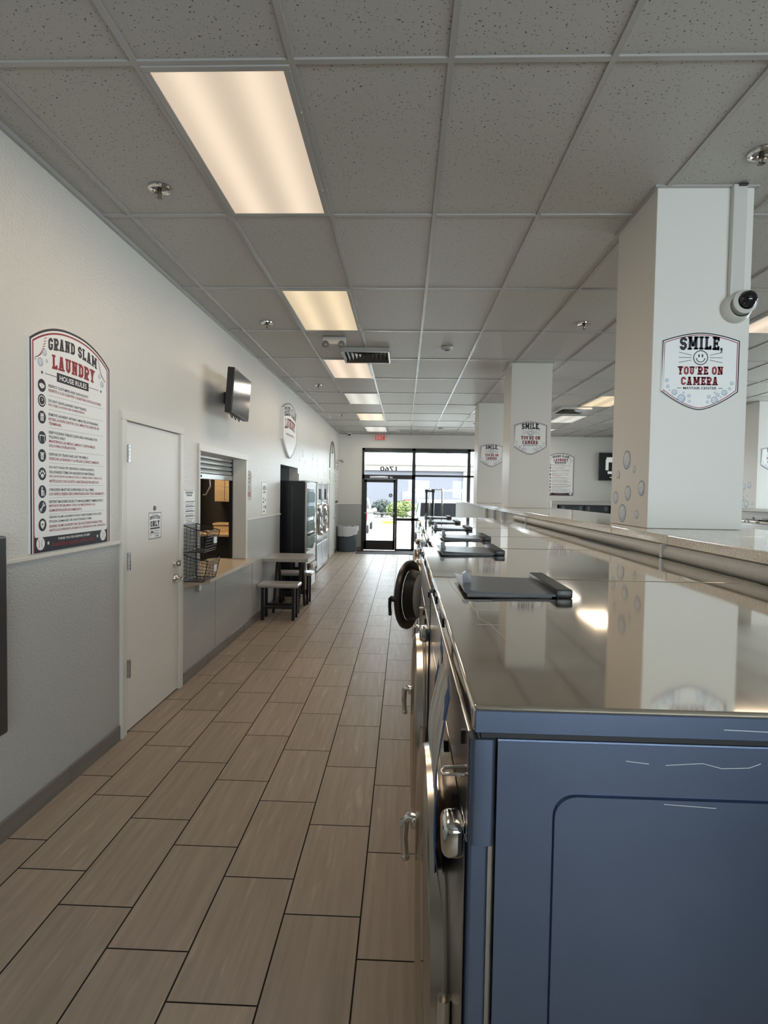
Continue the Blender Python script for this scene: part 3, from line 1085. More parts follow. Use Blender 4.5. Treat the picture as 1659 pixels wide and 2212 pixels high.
# ------------------------------------------------------------------ wall signs
RULES = [
    (('RESPECT CUSTOMERS AND OUR FACILITY.', .525),), (('RESPETE A LOS CLIENTES Y NUESTRAS INSTALACIONES.', .664),),
]
def rules_poster():
    f = Flat([SIGNW, NAVY, RED, GREYP, BUBB, BUBL])
    W, H, TOP = .762, 1.075, .118
    def top(u, ins=0):
        """arched top with rounded shoulders"""
        return H + TOP * (1 - abs((u - W / 2) / (W / 2)) ** 2.3) - ins
    def outline(i):
        n = 26
        p = [(i, 0), (W - i, 0)]
        for k in range(n + 1):
            u = W - i - (W - 2 * i) * k / n
            p.append((u, top(u) - i * 1.0))
        return p
    f.slab(outline(0), SIGNW, .012)
    def bord(i, t, m):
        n = 30
        p = [(i, 0)]
        for k in range(n + 1):
            u = i + (W - 2 * i) * k / n
            p.append((u, top(u) - i * 1.05))
        p.append((W - i, 0))
        f.line(p, t, m, .0125)
    bord(.006, .012, NAVY)
    bord(.026, .009, RED)
    # footer band
    c = .012
    f.add([[(.031, .0), (W - .031, 0), (W - .031, .078 + c), (W - .031 - .004, .078 + .004), (W - .031 - c, .078), (.031 + c, .078), (.035, .082), (.031, .09)]], NAVY, .0125)
    for u in (.078, W - .078):
        f.disc(u, .046, .034, SIGNW, .013)
        f.ring(u - .034, .046, .026, .003, RED, .0134, 8, -.9, .9)
        f.ring(u + .034, .046, .026, .003, RED, .0134, 8, PI - .9, PI + .9)
    f.star(.142, .044, .013, SIGNW, .013); f.star(W - .142, .044, .013, SIGNW, .013)
    f.text('THANK YOU FOR HELPING US KEEP', .225, .054, .537, .067, SIGNW, .013)
    f.text('Grand Slam Laundry a Home Run', .17, .016, .585, .044, RED, .013)
    # heading, bowed
    wp = lambda u, v: (u, v + .030 * (1 - ((u - W / 2) / .24) ** 2))
    wn = lambda u, v: (u, v + .010 * (1 - ((u - W / 2) / .24) ** 2))
    f.text('GRAND SLAM', .150, 1.045, .618, 1.108, NAVY, .0125, True, wp)
    f.text('LAUNDRY', .180, .955, .595, 1.03, RED, .0125, True, wn)
    f.add([rect(.222, .899, .527, .947)], NAVY, .0125)
    f.text('HOUSE RULES', .245, .909, .505, .937, SIGNW, .013)
    f.star(.097, .922, .012, NAVY, .0125); f.star(.662, .922, .012, NAVY, .0125)
    f.line([(.121, .922), (.222, .922)], .003, NAVY, .0125); f.line([(.527, .924), (.638, .924)], .003, NAVY, .0125)
    for u, v, r in ((.119, 1.027, .017), (.085, .972, .022), (.137, .988, .009), (.044, .982, .008), (.646, 1.01, .014), (.675, .968, .018)):
        f.bubble(u, v, r, .0125)
    # stitching in the shoulders
    for sg, cx in ((1, -.0), (-1, W)):
        for k in range(11):
            a = .16 + k * .1
            u = cx + sg * (.02 + .10 * math.sin(a + .1))
            v = .985 + .135 * (1 - math.cos(a * 1.2)) 
            f.line([(u, v), (u + sg * .022, v + .012)], .0035, RED, .0126)
    K, Rr = NAVY, RED
    rows = [(.865, .150, .525, K, 'RESPECT CUSTOMERS AND OUR FACILITY.'), (.842, .150, .664, Rr, 'RESPETE A LOS CLIENTES Y NUESTRAS INSTALACIONES.'),
            (.788, .150, .507, K, 'DO NOT LEAVE LAUNDRY UNATTENDED.'), (.765, .150, .484, Rr, 'NO DEJE LA ROPA SIN SUPERVISIÓN.'),
            (.717, .150, .633, K, 'REMOVE LAUNDRY WITHIN 5 MINUTES OF FINISHING.'), (.693, .150, .640, Rr, 'RETIRE LA ROPA DENTRO DE 5 MINUTOS DESPUÉS DE'), (.670, .150, .262, Rr, 'TERMINAR.'),
            (.624, .152, .620, K, 'KEEP FOLDING TABLES CLEAN AND AVAILABLE FOR'), (.601, .152, .300, K, 'FOLDING ONLY.'), (.578, .152, .595, Rr, 'MANTENGA LAS MESAS LIMPIAS Y DISPONIBLES'), (.555, .152, .398, Rr, 'SOLO PARA DOBLAR ROPA.'),
            (.510, .152, .524, K, 'DISPOSE OF TRASH AND LINT PROPERLY.'), (.487, .152, .641, Rr, 'DESECHE LA BASURA Y LA PELUSA CORRECTAMENTE.'),
            (.441, .152, .587, K, 'DO NOT WASH PET BEDDING, HORSE BLANKETS,'), (.417, .152, .590, K, 'OIL-SOAKED ITEMS OR HAZARDOUS MATERIALS.'), (.393, .152, .673, Rr, 'NO LAVE ROPA DE MASCOTAS, COBIJAS PARA CABALLOS,'), (.369, .152, .640, Rr, 'ARTÍCULOS CON ACEITE O MATERIALES PELIGROSOS.'),
            (.324, .152, .584, K, 'CHILDREN MUST BE SUPERVISED AT ALL TIMES.'), (.301, .152, .702, Rr, 'LOS NIÑOS DEBEN SER SUPERVISADOS EN TODO MOMENTO.'),
            (.260, .150, .689, K, 'REPORT MACHINE ISSUES TO MANAGEMENT IMMEDIATELY.'), (.237, .150, .596, Rr, 'REPORTE PROBLEMAS CON LAS MÁQUINAS A LA'), (.214, .150, .455, Rr, 'ADMINISTRACIÓN DE INMEDIATO.'),
            (.178, .150, .670, K, 'GRAND SLAM LAUNDRY IS NOT RESPONSIBLE FOR LOST,'), (.155, .150, .559, K, 'STOLEN, DAMAGED OR UNATTENDED ITEMS.'), (.131, .150, .673, Rr, 'GRAND SLAM LAUNDRY NO SE HACE RESPONSABLE POR'), (.108, .150, .715, Rr, 'ARTÍCULOS PERDIDOS, ROBADOS, DAÑADOS O SIN ATENCIÓN.')]
    for v, a, b, mm, s in rows:
        h = .0145 if not any(ch in s for ch in 'ÁÉÍÓÑ') else .018
        f.text(s, a, v - .0075, b, v - .0075 + h, mm, .0125)
    for v in (.815, .742, .648, .533, .464, .347, .281, .195):
        f.line([(.152, v), (.690, v + .004)], .0012, GREYP, .0125)
    # round pictograms
    for i, v in enumerate((.855, .779, .694, .590, .498, .404, .313, .234, .142)):
        u = .095
        f.disc(u, v, .032, NAVY, .0125, 24, .033)
        z = .013
        if i == 0:
            f.add([[(u - .024, v + .004), (u - .006, v + .012), (u + .008, v + .010), (u + .024, v + .002), (u + .016, v - .010), (u, v - .016), (u - .014, v - .010)]], SIGNW, z)
            f.line([(u - .006, v + .004), (u + .004, v - .002), (u + .012, v - .008)], .002, NAVY, z + .0004)
        elif i == 1:
            f.ring(u, v, .023, .004, SIGNW, z); f.line([(u, v + .014), (u, v), (u + .009, v + .004)], .003, SIGNW, z)
        elif i == 2:
            f.add([rect(u - .013, v - .018, u + .013, v + .020)], SIGNW, z); f.ring(u, v - .004, .008, .003, NAVY, z + .0004, 14); f.add([rect(u - .01, v + .013, u + .002, v + .016)], NAVY, z + .0004)
        elif i == 3:
            f.line([(u - .018, v - .02), (u - .018, v + .010), (u + .018, v + .010), (u + .018, v - .02)], .0035, SIGNW, z); f.line([(u - .022, v + .011), (u + .022, v + .011)], .004, SIGNW, z)
        elif i == 4:
            f.add([[(u - .013, v + .010), (u + .013, v + .010), (u + .010, v - .020), (u - .010, v - .020)]], SIGNW, z); f.add([rect(u - .017, v + .012, u + .017, v + .016)], SIGNW, z)
            for k in (-1, 0, 1): f.line([(u + .006 * k, v + .004), (u + .005 * k, v - .015)], .002, NAVY, z + .0004)
        elif i == 5:
            f.disc(u, v - .009, .012, SIGNW, z, 14, .010)
            for a, b in ((-.018, .003), (-.007, .013), (.007, .013), (.018, .003)): f.disc(u + a, v + b, .0052, SIGNW, z, 10, .007)
        elif i == 6:
            f.disc(u - .003, v + .018, .0055, SIGNW, z, 12); f.add([[(u - .010, v + .010), (u + .004, v + .010), (u + .002, v - .022), (u - .008, v - .022)]], SIGNW, z)
            f.disc(u + .011, v + .002, .004, SIGNW, z, 10); f.add([rect(u + .008, v - .022, u + .015, v - .003)], SIGNW, z)
        elif i == 7:
            f.line([(u - .012, v - .014), (u + .010, v + .012)], .007, SIGNW, z); f.ring(u - .013, v - .015, .006, .004, SIGNW, z, 14)
            f.ring(u + .012, v + .014, .008, .005, SIGNW, z, 12, PI * .45, PI * 2.05)
        else:
            f.add([[(u, v + .023), (u + .017, v + .015), (u + .015, v - .006), (u, v - .022), (u - .015, v - .006), (u - .017, v + .015)]], SIGNW, z); f.star(u, v + .002, .009, NAVY, z + .0004)
    return f
rp = rules_poster().build('house_rules_board', None, (XL, 2.772, 1.34), LEFT)
tag(rp, 'large arched house rules board on the near left wall beside the white door', 'sign', 'house rules boards')
q = dup(rp, (XL, 15.25, 1.35), LEFT, 'house rules board seen edge-on by the far left corner, past the white door')
q = dup(rp, (4.0, YF, 1.655), 0, 'distant house rules board on the far wall between the middle and nearest pillars')

def smile_sign():
    f = Flat([SIGNW, NAVY, RED, GREYP, BUBB, BUBL])
    W, H = .408, .415
    def shape(i):
        p = [(i, .095 + i * .3)]
        n = 14
        for k in range(n + 1):          # lower curve to the point
            u = i + (W - 2 * i) * k / n
            a = abs((u - W / 2) / (W / 2 - i))
            p.append((u, i + .098 * a ** 1.55 - i * .2 * a))
        p.append((W - i, H - .045 - i * 1.0))
        for k in range(n + 1):
            u = W - i - (W - 2 * i) * k / n
            a = abs((u - W / 2) / (W / 2 - i))
            p.append((u, H - i - .042 * a ** 1.7))
        q = []
        for a in p:
            if not q or (Vector(a) - Vector(q[-1])).length > .002: q.append(a)
        if (Vector(q[0]) - Vector(q[-1])).length < .002: q.pop()
        return q
    f.slab(shape(0), SIGNW, .006)
    f.line(shape(.004), .006, NAVY, .0064, True)
    f.line(shape(.013), .004, RED, .0064, True)
    wp = lambda u, v: (u, v + .006 * (1 - ((u - W / 2) / .12) ** 2))
    f.text('SMILE,', .092, .318, .318, .388, NAVY, .0066, True, wp)
    f.ring(W / 2, .281, .037, .0045, NAVY, .0066, 28)
    for sx in (-.009, .009): f.disc(W / 2 + sx, .291, .0042, NAVY, .0066, 12, .009)
    f.ring(W / 2, .281, .023, .004, NAVY, .0066, 14, PI * 1.1, PI * 1.9)
    for sg in (-1, 1):
        f.line([(W / 2 + sg * .025, .2755), (W / 2 + sg * .017, .2755)], .003, NAVY, .0067)
        for a, b in ((.022, .028), (0, 0), (-.022, -.026)):
            f.line([(W / 2 + sg * .048, .281 + a * .6), (W / 2 + sg * .115, .281 + b)], .0025, NAVY, .0066)
    f.text("YOU'RE ON", .085, .191, .325, .234, RED, .0066, True)
    f.text('CAMERA', .105, .135, .300, .179, RED, .0066, True)
    f.text('MAYFAIR CENTER', .117, .112, .293, .126, NAVY, .0066)
    f.line([(.085, .119), (.108, .119)], .003, NAVY, .0066); f.line([(.302, .119), (.325, .119)], .003, NAVY, .0066)
    for u, v, r in ((.030, .160, .010), (.036, .127, .009), (.072, .096, .015), (.110, .064, .021), (.149, .078, .009), (.120, .094, .006), (.152, .049, .007), (.046, .108, .004),
                    (.372, .146, .010), (.361, .118, .008), (.335, .096, .015), (.284, .056, .018), (.300, .084, .010), (.254, .074, .010), (.247, .046, .007), (.285, .096, .006), (.316, .072, .005)):
        f.bubble(u, v, r, .0066)
    return f
ss = smile_sign().build('camera_notice_sign', None, (1.368, 3.14, 2.144), 0)
tag(ss, 'SMILE YOU\'RE ON CAMERA shield sign on the nearest white pillar', 'sign', 'SMILE camera notice signs')
dup(ss, (1.368, 7.25, 2.175), 0, 'SMILE camera shield sign on the middle pillar')
dup(ss, (1.373, 10.46, 2.165), 0, 'smallest fully seen SMILE camera shield sign, on the farthest pillar')
dup(ss, (6.06, 9.95, 2.14), 0, 'SMILE camera shield sign cut off by the right edge of the photo')

# shield sign on the left wall
f = Flat([SIGNW, NAVY, RED, GREYP])
W_, H_ = 1.12, .87
def shield(i):
    p = []
    n = 18
    for k in range(n + 1):
        u = i + (W_ - 2 * i) * k / n
        a = abs((u - W_ / 2) / (W_ / 2 - i))
        p.append((u, i + .27 * a ** 1.5))
    for k in range(n + 1):
        u = W_ - i - (W_ - 2 * i) * k / n
        a = abs((u - W_ / 2) / (W_ / 2 - i))
        p.append((u, H_ - i - .13 * a ** 1.8))
    return p
f.slab(shield(0), SIGNW, .03)
f.line(shield(.008), .016, NAVY, .0305, True)
f.line(shield(.035), .008, GREYP, .0305, True)
wp = lambda u, v: (u, v + .07 * (1 - ((u - W_ / 2) / .5) ** 2))
wq = lambda u, v: (u, v + .05 * (1 - ((u - W_ / 2) / .5) ** 2))
f.text('GRAND SLAM', .10, .60, 1.02, .74, NAVY, .0306, True, wp)
f.text('LAUNDRY', .15, .42, .97, .57, RED, .0306, True, wq)
f.text('MAYFAIR CENTER', .32, .35, .80, .385, NAVY, .0306)
f.line([(.22, .367), (.30, .367)], .008, NAVY, .0306); f.line([(.82, .367), (.90, .367)], .008, NAVY, .0306)
tag(f.build('shield_sign', None, (XL, 8.55, 2.19), LEFT), 'large white shield shaped sign with red lettering high above the black vending machine', 'sign')

def notice(w_, h_, label, loc, style):
    f = Flat([SIGNW, NAVY, RED, GREYP])
    f.slab(rect(0, 0, w_, h_), SIGNW, .003)
    e = .006
    f.line([(e + .01, e), (w_ - e - .01, e), (w_ - e, e + .01), (w_ - e, h_ - e - .01), (w_ - e - .01, h_ - e), (e + .01, h_ - e), (e, h_ - e - .01), (e, e + .01)], .007 if style else .004, GREYP if style else NAVY, .0034, True)
    a = lambda u, v: (u, v + .018 * (1 - ((u - w_ / 2) / (w_ / 2)) ** 2))
    if style == 0:
        f.add([rect(w_ * .2, h_ * .84, w_ * .8, h_ * .90)], GREYP, .0034, a)
        f.add([rect(w_ * .28, h_ * .76, w_ * .72, h_ * .81)], GREYP, .0034, a)
        for k in range(4):
            v = h_ * (.63 - .14 * k)
            f.add([rect(w_ * .2, v, w_ * .92, v + .010)], GREYP, .0034)
            f.add([rect(w_ * .2, v - .018, w_ * .85, v - .013)], GREYP, .0034)
            f.add([rect(w_ * .2, v - .032, w_ * .78, v - .027)], GREYP, .0034)
            f.disc(w_ * .11, v - .008, .006, GREYP, .0034, 10)
        f.add([rect(w_ * .3, h_ * .05, w_ * .7, h_ * .075)], GREYP, .0034)
    else:
        for v, b in ((.86, .3), (.82, .2), (.77, .16), (.7, .3), (.66, .25)):
            f.add([rect(w_ * b, h_ * v, w_ * (1 - b), h_ * v + .014)], NAVY if b < .25 else GREYP, .0034)
        f.disc(w_ * .35, h_ * .5, .022, GREYP, .0034, 12); f.disc(w_ * .68, h_ * .46, .02, NAVY, .0034, 12)
        f.add([rect(w_ * .2, h_ * .38, w_ * .45, h_ * .42)], NAVY, .0034)
        f.add([rect(w_ * .55, h_ * .2, w_ * .85, h_ * .3)], GREYP, .0034)
        f.add([rect(w_ * .2, h_ * .24, w_ * .45, h_ * .27)], GREYP, .0034)
        f.add([rect(w_ * .25, h_ * .1, w_ * .6, h_ * .14)], GREYP, .0034)
    tag(f.build('wall_notice', None, loc, LEFT), label, 'notice')
notice(.29, .30, 'small white bordered notice on the wall between white door and service window', (XL, 4.752, 1.373), 0)
notice(.285, .45, 'tall narrow notice with dark border between service window and vending machine', (XL, 7.42, 1.338), 1)
f = Flat([PAPER, RED, GREYP])
f.slab([(0, 0), (.2, .015), (.215, .13), (.2, .185), (0, .185)], PAPER, .004)
f.add([rect(.0, .05, .18, .11)], RED, .0045)
for v in (.13, .15, .17): f.add([rect(.01, v, .17, v + .01)], GREYP, .0045)
tag(f.build('flyer', None, (XL, WY1 + .075, 1.545), LEFT), 'curled paper flyer with dark red block, lower of two right of the service window', 'flyer')
f = Flat([PAPER, RED])
f.slab([(0, 0), (.19, 0), (.215, .1), (.2, .165), (.1, .175), (0, .175)], PAPER, .004)
for v in (.03, .075, .12): f.add([rect(.01, v, .16, v + .006)], RED, .0045)
tag(f.build('flyer', None, (XL, WY1 + .075, 1.735), LEFT), 'pale curled paper flyer, upper of two right of the service window', 'flyer')

# baseball-stitch arch decal above the far white door
g = MB()
pa = []
for k in range(61):
    a = PI * k / 60
    q = .025 if k % 2 else -.012
    pa.append((XL + .004, 14.69 - (.52 + q) * math.cos(a), 2.26 + (.66 + q) * math.sin(a) ** .8))
g.tube(pa, .016, 6)
pb = [(XL + .004, 14.69, 2.93)]
for k in range(13):
    a = PI * (.5 + ((k if k % 2 else -k) * .5) * .03)
    pb.append((XL + .004, 14.69 - .36 * math.cos(a), 2.89 - .02 * k))
g.tube(pb, .012, 6)
tag(g.build('arch_decal', mat('decal_olive', (.18, .18, .15), .6)), 'arched chain pattern decal above the far white door', 'decal')

def bubble_decal(loc, r, rz, label, group):
    f = Flat([BUBB, BUBL, SIGNW])
    f.disc(0, 0, r, BUBB, .0006, 28)
    f.disc(0, 0, r * .86, BUBL, .0009, 28)
    f.ring(0, 0, r * .68, r * .08, BUBB, .0012, 14, -PI * .8, -PI * .1)
    f.ring(0, 0, r * .55, r * .16, SIGNW, .0012, 12, PI * .5, PI * .95)
    tag(f.build('bubble_decal', None, loc, rz), label, 'decal', group)
GB = 'bubble decals on the nearest pillar'
for y, z, r, lb in ((3.447, 1.893, .056, 'large blue bubble decal highest on the nearest pillar\'s left side'),
                    (3.334, 1.833, .021, 'small bubble decal just below right of the highest one, nearest pillar'),
                    (3.574, 1.808, .024, 'small bubble decal at the left, below the highest one, nearest pillar'),
                    (3.228, 1.724, .043, 'medium bubble decal by the front corner of the nearest pillar'),
                    (3.417, 1.696, .044, 'medium bubble decal in the middle of the lower cluster, nearest pillar'),
                    (3.606, 1.668, .038, 'medium bubble decal at the back edge of the nearest pillar'),
                    (3.493, 1.575, .055, 'large bubble decal lowest on the left, just above the counter, nearest pillar'),
                    (3.281, 1.575, .024, 'small white bubble decal just above the counter by the front corner')):
    bubble_decal((PX0, y, z), r, -PI / 2, lb, GB)
for y, z, r in ((10.15, 1.9, .055), (10.3, 1.87, .05), (10.32, 1.78, .025), (10.2, 1.72, .02), (10.33, 1.66, .05), (10.22, 1.57, .065), (10.05, 1.58, .03)):
    bubble_decal((6.0, y, z), r, -PI / 2, 'small bubble decal on the left face of the second row pillar', 'bubble decals on the far right pillar')
for y, z, r in ((10.42, 2.36, .07), (10.1, 2.25, .05), (10.7, 2.22, .05), (11.55, 2.36, .07), (11.5, 2.22, .05), (11.3, 2.16, .04), (12.2, 2.34, .06), (12.15, 2.2, .05), (13.1, 2.24, .06), (13.2, 2.08, .05), (12.3, 2.02, .06)):
    bubble_decal((XL, y, z), r, LEFT, 'faint bubble decal on the left wall above the dryers', 'bubble decals above the dryers')

# ------------------------------------------------------------------ left wall things
t = thing('bill_changer', 'dark grey machine face at the left edge, low on the wall', 'change machine', (XL, 2.1, 0))
MB().box(0, .085, -.42, .405, .555, 1.455, .010, 2).build('housing', mat('changer_grey', (.045, .045, .048), .35), t, 40)
MB().box(.08, .09, -.38, .2, .62, 1.4, .004).build('door', mat('changer_grey', (.045, .045, .048)), t, 40)

t = thing('television', 'black wall television tilted down above the service window', 'television', (-1.72, 5.62, 2.61))
g = MB().box(.035, .10, -.36, .36, -.21, .21, .006)
tv = g.build('bezel', BLACK, t, 40)
MB().box(.1, .1015, -.348, .348, -.19, .197).build('screen', GLOSSB, t)
MB().box(.02, .065, -.25, .25, -.17, .12, .015).build('back_housing', BLACK, t, 40)
MB().box(-.14, .03, .22, .34, -.06, .06, .005).build('wall_mount', BLACKM, t, 40)
g = MB()
for k in range(3):
    y = -.28 + .14 * k
    g.tube([(.07, y, -.19), (.075, y + .02, -.235), (.075, y + .07, -.245), (.07, y + .1, -.2)], .005, 6)
g.build('cable_loop', BLACK, t, 40)
t.rotation_euler = (0, math.radians(4), math.radians(3))

# service window counter, shutter and what is inside
g = MB()
g.prism([(XL - .4, 5.125, .835), (XL, 5.125, .835), (XL, 4.74, .835), (-1.735, 5.06, .835), (-1.735, 6.62, .835), (XL, 6.84, .835), (XL, 6.625, .835), (XL - .4, 6.625, .835)], (0, 0, .032))
t = thing('window_counter', 'tan laminate counter on the service window sill', 'counter', (XL, 5.8, .835))
g.build('top', [TAN], t, off=(XL, 5.8, .835))
MB().box(0, .03, -.72, -.66, -.09, 0, .003).build('bracket', SATIN, t)
g = MB()
t = thing('roller_shutter', 'grey metal roller shutter half raised in the service window', 'shutter', (XL - .155, 5.87, 1.78))
for k in range(5):
    z = .055 + .05 * k
    MBp = [(-.006, z), (.012, z + .008), (.016, z + .024), (.012, z + .04), (-.006, z + .048)]
    g.prism([(x, -.74, zz) for x, zz in MBp], (0, 1.48, 0))
g.build('slat', GALV, t)
MB().box(-.01, .02, -.74, .74, 0, .055, .004).build('bottom_bar', GALV, t, 40)
for y in (-.46, -.3):
    MB().cyl((.02, y, .028), (.026, y, .028), .012, 10).build('bolt', BLACK, t)
MB().box(-.02, .02, .725, .75, -.905, .245).build('guide_rail', BLACKM, t)

t = thing('desk', 'dark office desk with tan top inside the service window', 'desk', (-2.6, 7.9, 0))
MB().box(-.3, .3, -.35, .4, 1.04, 1.075, .006).build('top', WOODT, t, 40)
MB().box(-.28, .28, -.3, .38, 0, 1.04).build('base', OFFICE, t)
t = thing('box', 'tan wooden box on the office desk', 'box', (-2.5, 8.0, 1.075))
MB().box(-.16, .16, -.12, .12, 0, .09, .004).box(-.17, .17, -.13, .13, .1, .13, .004).build('carton', WOODT, t, 40)
t = thing('bottle', 'small clear bottle beside the box on the office desk', 'bottle', (-2.38, 7.78, 1.075))
MB().lathe([(0, 0), (.03, 0), (.032, .01), (.032, .14), (.012, .18), (.012, .2), (0, .2)], (0, 0, 0), 'z', 16).build('body', mat('bottle_grey', (.2, .22, .25), .1), t, 40)
MB().lathe([(.014, .2), (.014, .22), (0, .22)], (0, 0, 0), 'z', 12).build('cap', EXW, t, 40)
t = thing('wall_cupboard', 'tan wall cupboard seen through the service window', 'cupboard', (-2.5, 8.4, 1.5))
MB().box(-.22, .3, -.3, 0, 0, .32, .004).build('carcass', WOODT, t, 40)
for a, b in ((-.215, -.075), (-.065, .29)):
    MB().box(a, b, -.315, -.3, .005, .315, .003).build('door', WOODT, t, 40)
t = thing('office_lamp', 'small office ceiling lamp hidden above the service window', 'ceiling light', (-2.9, 7.2, 2.598))
MB().box(-.3, .3, -.3, .3, -.03, 0, .01).build('housing', TRIMP, t)
MB().box(-.27, .27, -.27, .27, -.034, -.029).build('diffuser', mat('office_diffuser', (.5, .5, .5), .5, emit=((1, .78, .5), 7.5)), t)
t = thing('partition_panel', 'brown panel at the left inside the service window', 'panel', (-2.98, 8.0, 0))
MB().box(-.3, .06, -.03, .03, 0, 2.5).build('panel', OFFICE2, t)
tag(MB().tube([(-2.72, 7.8, 1.96), (-2.69, 7.8, 1.84), (-2.68, 7.8, 1.72), (-2.74, 7.8, 1.6), (-2.78, 7.8, 1.6)], .012, 8).build('hose', GALV, None, 40), 'grey hose hanging inside the service window', 'hose')

# wire baskets on the wall between door and window
def basket(z0, label):
    t = thing('wire_basket', label, 'basket', (XL, 4.9, z0), 0, 'wire wall baskets')
    Y0, Y1, D, Hh = -.145, .165, .22, .235
    def front(k):  # front slants outward
        return D - .03 + .03 * k
    g = MB()
    rim = [(.005, Y0, Hh), (.005, Y1, Hh), (D * .5, Y1, Hh - .035), (D, Y1, Hh - .055), (D, Y0, Hh - .055), (D * .5, Y0, Hh - .035)]
    g.tube(rim, .0045, 6, True)
    base = [(.005, Y0, .005), (.005, Y1, .005), (D - .04, Y1, .005), (D - .04, Y0, .005)]
    g.tube(base, .004, 6, True)
    for (x, y), (x2, y2, z2) in (((.005, Y0), (.005, Y0, Hh)), ((.005, Y1), (.005, Y1, Hh)), ((D - .04, Y1), (D, Y1, Hh - .055)), ((D - .04, Y0), (D, Y0, Hh - .055))):
        g.tube([(x, y, .005), (x2, y2, z2)], .004, 6)
    g.build('frame', BLACKM, t, 40)
    g = MB()
    for k in range(1, 10):
        y = Y0 + (Y1 - Y0) * k / 10
        g.tube([(.005, y, Hh), (.005, y, .005), (D - .04, y, .005), (D, y, Hh - .055)], .0018, 5)
    for k in range(1, 7):
        z = Hh * k / 7
        zf = (Hh - .055) * k / 7
        fx = D - .04 + .04 * k / 7
        g.tube([(fx, Y0, zf), (.005, Y0, z), (.005, Y1, z), (fx, Y1, zf)], .0018, 5)
        g.tube([(fx, Y0, zf), (fx, Y1, zf)], .0026, 5)
    for k in range(1, 6):
        x = .005 + (D - .045) * k / 6
        for y in (Y0, Y1):
            g.tube([(x, y, .005), (x + .02 * k / 6, y, Hh - .055 * k / 6)], .0018, 5)
        g.tube([(x, Y0, .005), (x, Y1, .005)], .0018, 5)
    g.build('mesh', BLACKM, t)
    MB().box(D - .012, D - .002, .02, .09, .07, .125, .002).build('tag_holder', GALV, t)
basket(1.135, 'upper black wire basket on the wall beside the service window')
basket(.885, 'lower black wire basket resting over the end of the window counter')

# table and stools by the wall
def stool(y, label):
    t = thing('stool', label, 'stool', (-1.6, y, 0), 0, 'grey topped stools')
    MB().box(-.265, .265, -.15, .15, .425, .475, .02, 3).build('seat', LAMT, t, 40)
    for sx in (-.2, .2):
        for sy in (-.1, .1):
            MB().box(sx - .02, sx + .02, sy - .016, sy + .016, 0, .43, .003).build('leg', BLACKM, t)
    MB().box(-.2, .2, -.112, -.088, .15, .185).box(-.2, .2, .088, .112, .15, .185).build('stretcher', BLACKM, t)
stool(7.35, 'grey topped stool with black legs nearest the camera, by the small table')
stool(8.42, 'grey topped stool behind the small table, in front of the black vending machine')
t = thing('table', 'small grey topped table against the wall between two stools', 'table', (-1.57, 7.87, 0))
MB().prism([(-.296, -.36, .725), (.25, -.36, .725), (.30, -.31, .725), (.30, .31, .725), (.25, .36, .725), (-.296, .36, .725)], (0, 0, .04)).build('tabletop', LAMT, t)
for sx in (-.17, .16):
    for sg in (-1, 1):
        MB().tube([(sx, .03 * sg, .725), (sx, .27 * sg, .02)], .02, 8).build('leg', BLACKM, t, 40)
MB().box(-.19, .18, -.06, .06, .70, .726).build('bracket', BLACKM, t)

# vending machine
t = thing('vending_machine', 'tall black vending machine with lit drink front, set in the alcove', 'vending machine', (-1.95, 9.33, 0))
VB = mat('vending_black', (.006, .007, .011), .28)
MB().box(-.42, .40, -.47, .47, .06, 1.83, .006).build('cabinet', VB, t, 40)
MB().box(-.35, .35, -.44, .44, 0, .06).build('base', BLACK, t)
VG = mat('vending_front_glass', (.30, .38, .42), .06, spec=.9)
fr_ = MB().box(.40, .43, -.46, .46, .1, 1.81, .006).build('front_frame', SATIN, t, 40)
MB().box(.425, .435, -.43, .2, .72, 1.72, .003).build('glass', VG, t)
g = MB()
for r_ in range(4):
    for c_ in range(5):
        yy = -.37 + .12 * c_
        zz = .80 + .23 * r_
        g.lathe([(0, 0), (.035, 0), (.038, .05), (.036, .13), (.015, .17), (0, .17)], (.437, yy, zz), 'z', 10)
g.build('drink_picture', [mat('drink_art', (.34, .46, .50), .3)], t)
MB().box(.43, .44, .23, .43, .75, 1.3, .004).build('payment_panel', GALV, t)
for r_ in range(5):
    for c_ in range(2):
        MB().box(.44, .447, .26 + .06 * c_, .30 + .06 * c_, .80 + .05 * r_, .835 + .05 * r_).build('button', BLACK, t)
h_ = MB().box(.43, .45, -.3, .3, .3, .52, .01).build('pickup_hatch', BLACK, t, 40)
MB().box(.45, .5, -.2, .2, .42, .5, .01).build('hatch_flap', EXW, t, 40)
MB().tube([(.40, -.4, .97), (.46, -.36, .98), (.50, -.2, 1.0)], .014, 8).build('handle', BLACK, t)
MB().box(.2, .205, -.475, -.469, .1, 1.75).build('side_seam', GREYPL, t)
MB().box(.26, .31, -.478, -.469, .48, .68).build('side_sticker', GALV, t)
MB().box(.3, .36, -.475, -.4, .03, .06).build('foot', GALV, t)

